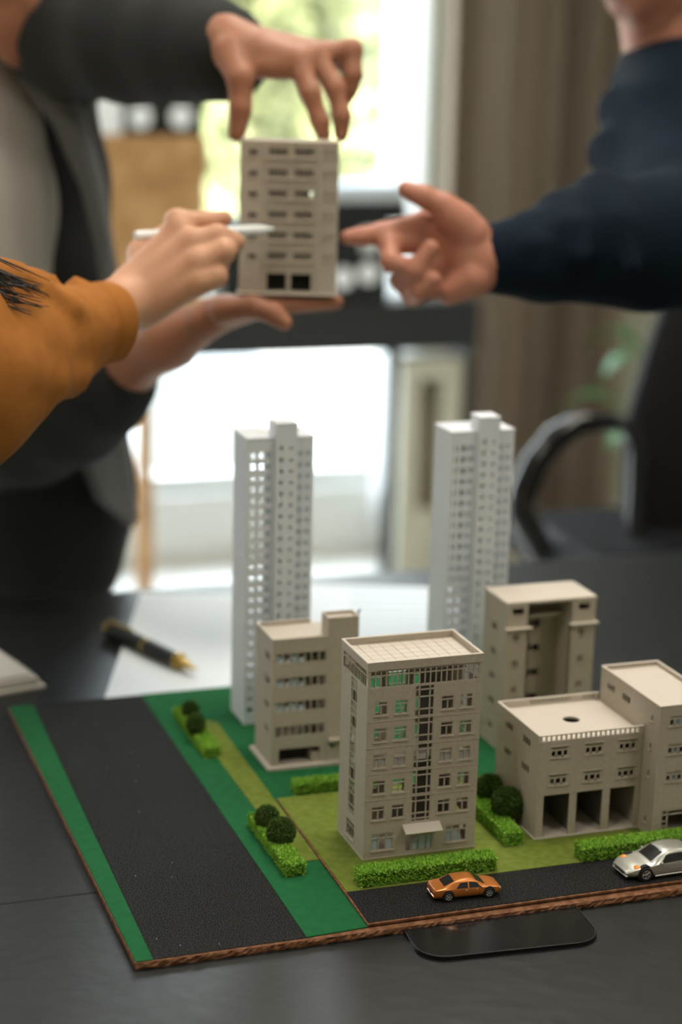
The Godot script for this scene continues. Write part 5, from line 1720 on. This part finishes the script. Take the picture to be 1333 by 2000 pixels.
	m.tube([Vector3(-0.0803, 1.2232, -0.3880), Vector3(-0.0521, 1.2031, -0.3376), Vector3(-0.0183, 1.1896, -0.3264)], [0.0016, 0.0011, 0.0003], 5)
	m.tube([Vector3(-0.0722, 1.2402, -0.3898), Vector3(-0.0541, 1.2228, -0.3437), Vector3(-0.0306, 1.2094, -0.3361)], [0.0016, 0.0011, 0.0003], 5)
	m.tube([Vector3(-0.0893, 1.2203, -0.3904), Vector3(-0.0541, 1.2149, -0.3415), Vector3(-0.0128, 1.2125, -0.3360)], [0.0016, 0.0011, 0.0003], 5)
	m.tube([Vector3(-0.0717, 1.2495, -0.3921), Vector3(-0.0506, 1.2241, -0.3428), Vector3(-0.0241, 1.2014, -0.3316)], [0.0016, 0.0011, 0.0003], 5)
	m.tube([Vector3(-0.0689, 1.2164, -0.3822), Vector3(-0.0437, 1.1991, -0.3336), Vector3(-0.0109, 1.1856, -0.3346)], [0.0016, 0.0011, 0.0003], 5)
	m.tube([Vector3(-0.0891, 1.2285, -0.3925), Vector3(-0.0492, 1.2098, -0.3384), Vector3(0.0016, 1.1935, -0.3546)], [0.0016, 0.0011, 0.0003], 5)
	m.tube([Vector3(-0.0680, 1.2495, -0.3908), Vector3(-0.0375, 1.2189, -0.3367), Vector3(0.0062, 1.1957, -0.3617)], [0.0016, 0.0011, 0.0003], 5)
	m.tube([Vector3(-0.0752, 1.2287, -0.3877), Vector3(-0.0423, 1.2091, -0.3358), Vector3(0.0022, 1.1960, -0.3559)], [0.0016, 0.0011, 0.0003], 5)
	m.tube([Vector3(-0.0799, 1.2287, -0.3894), Vector3(-0.0465, 1.2131, -0.3383), Vector3(-0.0032, 1.2071, -0.3496)], [0.0016, 0.0011, 0.0003], 5)
	m.tube([Vector3(-0.0888, 1.2552, -0.3997), Vector3(-0.0458, 1.2237, -0.3410), Vector3(0.0115, 1.1951, -0.3693)], [0.0016, 0.0011, 0.0003], 5)
	m.tube([Vector3(-0.0687, 1.2177, -0.3824), Vector3(-0.0516, 1.1983, -0.3361), Vector3(-0.0286, 1.1878, -0.3296)], [0.0016, 0.0011, 0.0003], 5)
	m.tube([Vector3(-0.0671, 1.2515, -0.3910), Vector3(-0.0410, 1.2255, -0.3398), Vector3(-0.0059, 1.2078, -0.3457)], [0.0016, 0.0011, 0.0003], 5)
	m.tube([Vector3(-0.0885, 1.2486, -0.3978), Vector3(-0.0630, 1.2237, -0.3470), Vector3(-0.0324, 1.1997, -0.3341)], [0.0016, 0.0011, 0.0003], 5)
	m.tube([Vector3(-0.0870, 1.2534, -0.3985), Vector3(-0.0478, 1.2233, -0.3416), Vector3(0.0031, 1.2010, -0.3580)], [0.0016, 0.0011, 0.0003], 5)
	m.tube([Vector3(-0.0811, 1.2183, -0.3870), Vector3(-0.0560, 1.2048, -0.3394), Vector3(-0.0255, 1.1958, -0.3306)], [0.0016, 0.0011, 0.0003], 5)
	m.tube([Vector3(-0.0892, 1.2230, -0.3911), Vector3(-0.0548, 1.2119, -0.3409), Vector3(-0.0150, 1.2011, -0.3310)], [0.0016, 0.0011, 0.0003], 5)
	m.tube([Vector3(-0.0676, 1.2318, -0.3859), Vector3(-0.0443, 1.2095, -0.3366), Vector3(-0.0144, 1.1951, -0.3309)], [0.0016, 0.0011, 0.0003], 5)
	m.tube([Vector3(-0.0695, 1.2425, -0.3894), Vector3(-0.0396, 1.2250, -0.3391), Vector3(0.0010, 1.2043, -0.3554)], [0.0016, 0.0011, 0.0003], 5)
	m.tube([Vector3(-0.0880, 1.2205, -0.3900), Vector3(-0.0614, 1.2075, -0.3421), Vector3(-0.0295, 1.1998, -0.3331)], [0.0016, 0.0011, 0.0003], 5)
	m.tube([Vector3(-0.0853, 1.2444, -0.3955), Vector3(-0.0573, 1.2202, -0.3441), Vector3(-0.0235, 1.2095, -0.3337)], [0.0016, 0.0011, 0.0003], 5)
	m.tube([Vector3(-0.0678, 1.2539, -0.3919), Vector3(-0.0417, 1.2246, -0.3398), Vector3(-0.0071, 1.2006, -0.3428)], [0.0016, 0.0011, 0.0003], 5)
	m.tube([Vector3(-0.0782, 1.2194, -0.3862), Vector3(-0.0439, 1.2098, -0.3365), Vector3(0.0017, 1.2080, -0.3571)], [0.0016, 0.0011, 0.0003], 5)
	m.tube([Vector3(-0.0708, 1.2452, -0.3906), Vector3(-0.0392, 1.2229, -0.3384), Vector3(0.0049, 1.2071, -0.3616)], [0.0016, 0.0011, 0.0003], 5)
	put("hair_strands", m.mesh(), M["dark hair"], t)
	var s := thing("stylus", "white stylus held by the orange-sleeved hand against the model block", "stylus", Vector3(0.1345, 1.2234, -0.5772))
	var d := Vector3(0.1532, 0.0014, -0.0372)
	m = MB.new()
	m.tube([Vector3.ZERO, d * 0.01, d * 0.86], [0.0042, 0.005, 0.005], 16)
	put("barrel", m.mesh(), M["label white"], s)
	m = MB.new()
	m.tube([d * 0.86, d * 0.93, d * 0.99, d], [0.005, 0.0038, 0.0014, 0.0008], 16)
	put("tip", m.mesh(), M["label white"], s)


func person_navy() -> void:
	var t := thing("person", "person in a navy blue sweater pointing a finger at the held model block", "person")
	var body := Body.new(0.013, 0.012)
	body.chain([[0.5377, 1.1926, -0.5998, 0.0280], [0.6514, 1.2049, -0.6068, 0.0420], [0.7941, 1.2079, -0.6449, 0.0460], [0.8602, 1.3087, -0.8459, 0.0500], [0.9705, 1.3425, -0.9585, 0.0700]])
	body.chain([[0.8932, 1.4610, -0.9412, 0.0600], [0.9224, 1.3931, -0.9454, 0.0620], [1.0192, 1.3025, -0.9852, 0.0900], [1.1822, 1.0837, -0.8904, 0.1100], [1.4200, 0.8800, -1.0900, 0.1100]])
	body.chain([[1.0215, 1.3414, -0.9949, 0.0700], [1.1844, 1.3198, -0.9317, 0.0550], [1.1621, 1.1264, -0.7777, 0.0420], [1.0588, 1.0069, -0.6722, 0.0300]])
	body.chain([[1.4200, 0.8600, -1.0900, 0.1400], [1.4800, 0.4800, -1.0700, 0.0850], [1.5000, 0.1000, -1.0900, 0.0520]])
	body.chain([[1.3900, 0.8600, -1.0900, 0.1300], [1.3000, 0.4800, -1.0900, 0.0850], [1.2900, 0.1000, -1.0900, 0.0520]])
	var at := Transform3D(Basis(Vector3.UP, -1.309) * Basis(Vector3.RIGHT, 0.45), Vector3(0.8735, 1.5422, -0.9264))
	var face := Body.new(0.006, 0.005)
	head_chains(face, at)
	var hand := Body.new(0.0034, 0.0026)
	hand.chain([[0.5377, 1.1926, -0.5998, 0.0280], [0.5165, 1.1915, -0.5982, 0.0290], [0.5032, 1.1956, -0.6018, 0.0280]])
	hand.chain([[0.5013, 1.2059, -0.6052, 0.0240], [0.4629, 1.2269, -0.6332, 0.0140]])
	hand.chain([[0.5032, 1.1974, -0.6088, 0.0240], [0.4620, 1.2074, -0.6348, 0.0140]])
	hand.chain([[0.5008, 1.1867, -0.6089, 0.0240], [0.4666, 1.1852, -0.6250, 0.0135]])
	hand.chain([[0.4968, 1.1764, -0.6054, 0.0230], [0.4725, 1.1650, -0.6130, 0.0130]])
	hand.chain([[0.4965, 1.2204, -0.5955, 0.0200], [0.4775, 1.2361, -0.5999, 0.0180]])
	hand.chain([[0.4979, 1.1734, -0.5867, 0.0200], [0.4759, 1.1593, -0.5950, 0.0140]])
	hand.chain([[0.4629, 1.2269, -0.6332, 0.0140], [0.4117, 1.2170, -0.6354, 0.0105], [0.3883, 1.2139, -0.6319, 0.0092], [0.3727, 1.2130, -0.6327, 0.0080]])
	hand.chain([[0.4620, 1.2074, -0.6348, 0.0130], [0.4165, 1.2059, -0.6242, 0.0108], [0.4096, 1.1910, -0.5985, 0.0098], [0.4235, 1.1878, -0.5883, 0.0085]])
	hand.chain([[0.4666, 1.1852, -0.6250, 0.0130], [0.4274, 1.1700, -0.6106, 0.0108], [0.4302, 1.1844, -0.5807, 0.0100], [0.4450, 1.2078, -0.5774, 0.0088]])
	hand.chain([[0.4725, 1.1650, -0.6130, 0.0120], [0.4374, 1.1544, -0.6050, 0.0098], [0.4349, 1.1630, -0.5820, 0.0090], [0.4477, 1.1762, -0.5723, 0.0080]])
	hand.chain([[0.4857, 1.2335, -0.5985, 0.0170], [0.4671, 1.2481, -0.6024, 0.0125], [0.4478, 1.2570, -0.6095, 0.0110], [0.4314, 1.2636, -0.6192, 0.0088]])
	put("body", joined([body.mesh(), face.mesh(), hand.mesh()]), M["skin rosy"], t)
	face_parts(t, at, M["dark hair"])
	var sweater := Body.new(0.0085, 0.005)
	sweater.chain([[0.9370, 1.3995, -0.9529, 0.0580], [0.9181, 1.3560, -0.9259, 0.0850], [0.8494, 1.3091, -0.8389, 0.0700], [0.8155, 1.2368, -0.7108, 0.0780], [0.7941, 1.2079, -0.6449, 0.0780]])
	sweater.chain([[0.7941, 1.2079, -0.6449, 0.0780], [0.7128, 1.2045, -0.6179, 0.0730], [0.6515, 1.2065, -0.6072, 0.0640], [0.5826, 1.1945, -0.6009, 0.0480], [0.5385, 1.1929, -0.6017, 0.0360], [0.5223, 1.1927, -0.6008, 0.0330]])
	sweater.chain([[0.6040, 1.2409, -0.6114, 0.0220], [0.5985, 1.2263, -0.5656, 0.0160], [0.5988, 1.2013, -0.5423, 0.0120]])
	sweater.chain([[0.6509, 1.2581, -0.6104, 0.0260], [0.6475, 1.2307, -0.5604, 0.0180], [0.6530, 1.1905, -0.5367, 0.0120]])
	sweater.chain([[0.7727, 1.2866, -0.8270, 0.0300], [0.7651, 1.2564, -0.7558, 0.0240], [0.7504, 1.2321, -0.6449, 0.0200]])
	sweater.chain([[0.8061, 1.3355, -0.8722, 0.0300], [0.7957, 1.2894, -0.7868, 0.0200]])
	sweater.chain([[0.5627, 1.2273, -0.6003, 0.0120], [0.5563, 1.2098, -0.5650, 0.0100], [0.5573, 1.1841, -0.5577, 0.0080]])
	sweater.chain([[0.9282, 1.3554, -0.9440, 0.0900], [1.0575, 1.3100, -0.9737, 0.1200], [1.1885, 1.0839, -0.8882, 0.1500], [1.4200, 0.9000, -1.0900, 0.1400]])
	sweater.chain([[1.0341, 1.3417, -0.9906, 0.1000], [1.1844, 1.3198, -0.9317, 0.0800], [1.1621, 1.1264, -0.7777, 0.0600], [1.0595, 1.0188, -0.6752, 0.0500]])
	put("sweater", sweater.mesh(), M["navy knit"], t)
	var trousers := Body.new(0.016, 0.012)
	trousers.chain([[1.4200, 0.8600, -1.0900, 0.1520], [1.4800, 0.4800, -1.0700, 0.0970], [1.5000, 0.1000, -1.0900, 0.0640]])
	trousers.chain([[1.3900, 0.8600, -1.0900, 0.1420], [1.3000, 0.4800, -1.0900, 0.0970], [1.2900, 0.1000, -1.0900, 0.0640]])
	put("trousers", trousers.mesh(), M["dark cloth"], t)
	var shoe0 := Body.new(0.01, 0.008)
	shoe0.chain([[1.5000, 0.0500, -1.0900, 0.0480], [1.4500, 0.0400, -0.9700, 0.0420]])
	put("shoe", shoe0.mesh(), M["black leather"], t)
	var shoe1 := Body.new(0.01, 0.008)
	shoe1.chain([[1.2900, 0.0500, -1.1400, 0.0480], [1.2400, 0.0400, -1.0200, 0.0420]])
	put("shoe", shoe1.mesh(), M["black leather"], t)


func chair() -> void:
	var t := thing("office_chair", "black office chair with a looped armrest standing behind the table", "chair")
	var m := MB.new()
	m.tube([Vector3(1.0342, 0.5881, -1.4975), Vector3(1.0224, 0.6163, -1.5094), Vector3(1.0033, 0.6566, -1.5270), Vector3(1.0085, 0.6893, -1.5341), Vector3(1.0295, 0.7347, -1.5390), Vector3(1.0638, 0.7764, -1.5382), Vector3(1.1050, 0.8012, -1.5304), Vector3(1.1491, 0.8056, -1.5161), Vector3(1.1819, 0.7951, -1.5017), Vector3(1.1909, 0.7594, -1.4888), Vector3(1.1846, 0.6940, -1.4733), Vector3(1.1772, 0.6106, -1.4533)], [0.020, 0.022, 0.024, 0.025, 0.025, 0.024, 0.020, 0.016, 0.014, 0.014, 0.014, 0.016], 16)
	put("armrest", m.mesh(), M["tray black"], t)
	m = MB.new()
	m.rbox(Vector3(1.029, 0.540, -1.670), Vector3(1.609, 0.625, -1.210), 0.035)
	put("seat", m.mesh(), M["black leather"], t)
	m = MB.new()
	var rows := []
	for q in [[Vector3(1.1763, 0.5959, -1.4496)], [Vector3(1.1960, 0.7922, -1.4959)], [Vector3(1.2347, 0.9074, -1.5135)], [Vector3(1.2821, 1.0350, -1.5314)]]:
		var row := []
		var c: Vector3 = q[0]
		for k in 24:
			var e := TAU * k / 24.0
			var x := signf(cos(e)) * pow(absf(cos(e)), 0.5) * 0.24
			var z := signf(sin(e)) * pow(absf(sin(e)), 0.6) * 0.035
			row.append(c + Vector3(0.24 + x * 0.97 + z * 0.2, 0, -0.02 - z + x * 0.2))
		row.reverse()
		rows.append(row)
	m.grid(rows, true)
	m.fan(rows[0], true)
	m.fan(rows[3], false)
	put("backrest", m.mesh(), M["black leather"], t)
	var o := t.get_node("seat")
	m = MB.new()
	m.lathe([Vector2(0.028, 0.08), Vector2(0.028, 0.540)], 16, Vector3(1.319, 0, -1.450))
	put("gas_lift", m.mesh(), M["black plastic"], t)
	for k in 5:
		var e := TAU * k / 5
		m = MB.new()
		m.tube([Vector3(1.319, 0.09, -1.450), Vector3(1.319 + cos(e) * 0.28, 0.07, -1.450 + sin(e) * 0.28)], [0.025, 0.016], 10)
		put("foot", m.mesh(), M["black plastic"], t)
		m = MB.new()
		m.xf = Transform3D(Basis(Vector3.RIGHT, PI / 2), Vector3(1.319 + cos(e) * 0.28, 0.03, -1.450 + sin(e) * 0.28))
		m.lathe([Vector2(0.001, -0.012), Vector2(0.03, -0.012), Vector2(0.03, 0.012), Vector2(0.001, 0.012)], 16)
		put("caster", m.mesh(), M["tyre"], t)
	# plant by the wall
	t = thing("potted_plant", "leafy green potted plant by the pale wall behind the office chair", "plant", Vector3(1.899, 0, -2.526))
	m = MB.new()
	m.lathe([Vector2(0.001, 0.0), Vector2(0.12, 0.0), Vector2(0.15, 0.36), Vector2(0.16, 0.36), Vector2(0.16, 0.4), Vector2(0.14, 0.4), Vector2(0.135, 0.36), Vector2(0.001, 0.36)], 28)
	put("pot", m.mesh(), M["terracotta"], t)
	for k in 16:
		var e := TAU * k / 16 * 2.4
		var h := 0.5 + 0.02 * k
		var out := Vector3(cos(e), 0, sin(e)) * rng.randf_range(0.1, 0.17)
		m = MB.new()
		m.tube([Vector3(0, 0.36, 0), Vector3(0, 0.36, 0).lerp(Vector3(out.x, h, out.z), 0.6) + Vector3(0, 0.05, 0), Vector3(out.x, h, out.z)], 0.003, 6)
		put("stem", m.mesh(), M["house leaf"], t)
		m = MB.new()
		var side := Vector3(-sin(e), 0, cos(e))
		var r1 := []
		var r2 := []
		var r3 := []
		for i in 7:
			var u := i / 6.0
			var c := Vector3(out.x, h, out.z) * Vector3(1.0 + u, 1, 1.0 + u) + Vector3(0, 0.05 * sin(u * PI) - 0.03 * u, 0)
			var w := 0.032 * sin(PI * clampf(u * 0.92 + 0.06, 0, 1))
			r1.append(c - side * w); r2.append(c + Vector3(0, -0.006, 0)); r3.append(c + side * w)
		m.grid([r1, r2, r3])
		r1.reverse(); r2.reverse(); r3.reverse()
		m.grid([r1, r2, r3])
		put("leaf", m.mesh(), M["house leaf"], t)


const HELD := Vector3(0.2606, 1.1566, -0.6488)
const HELD_TURN := -0.339
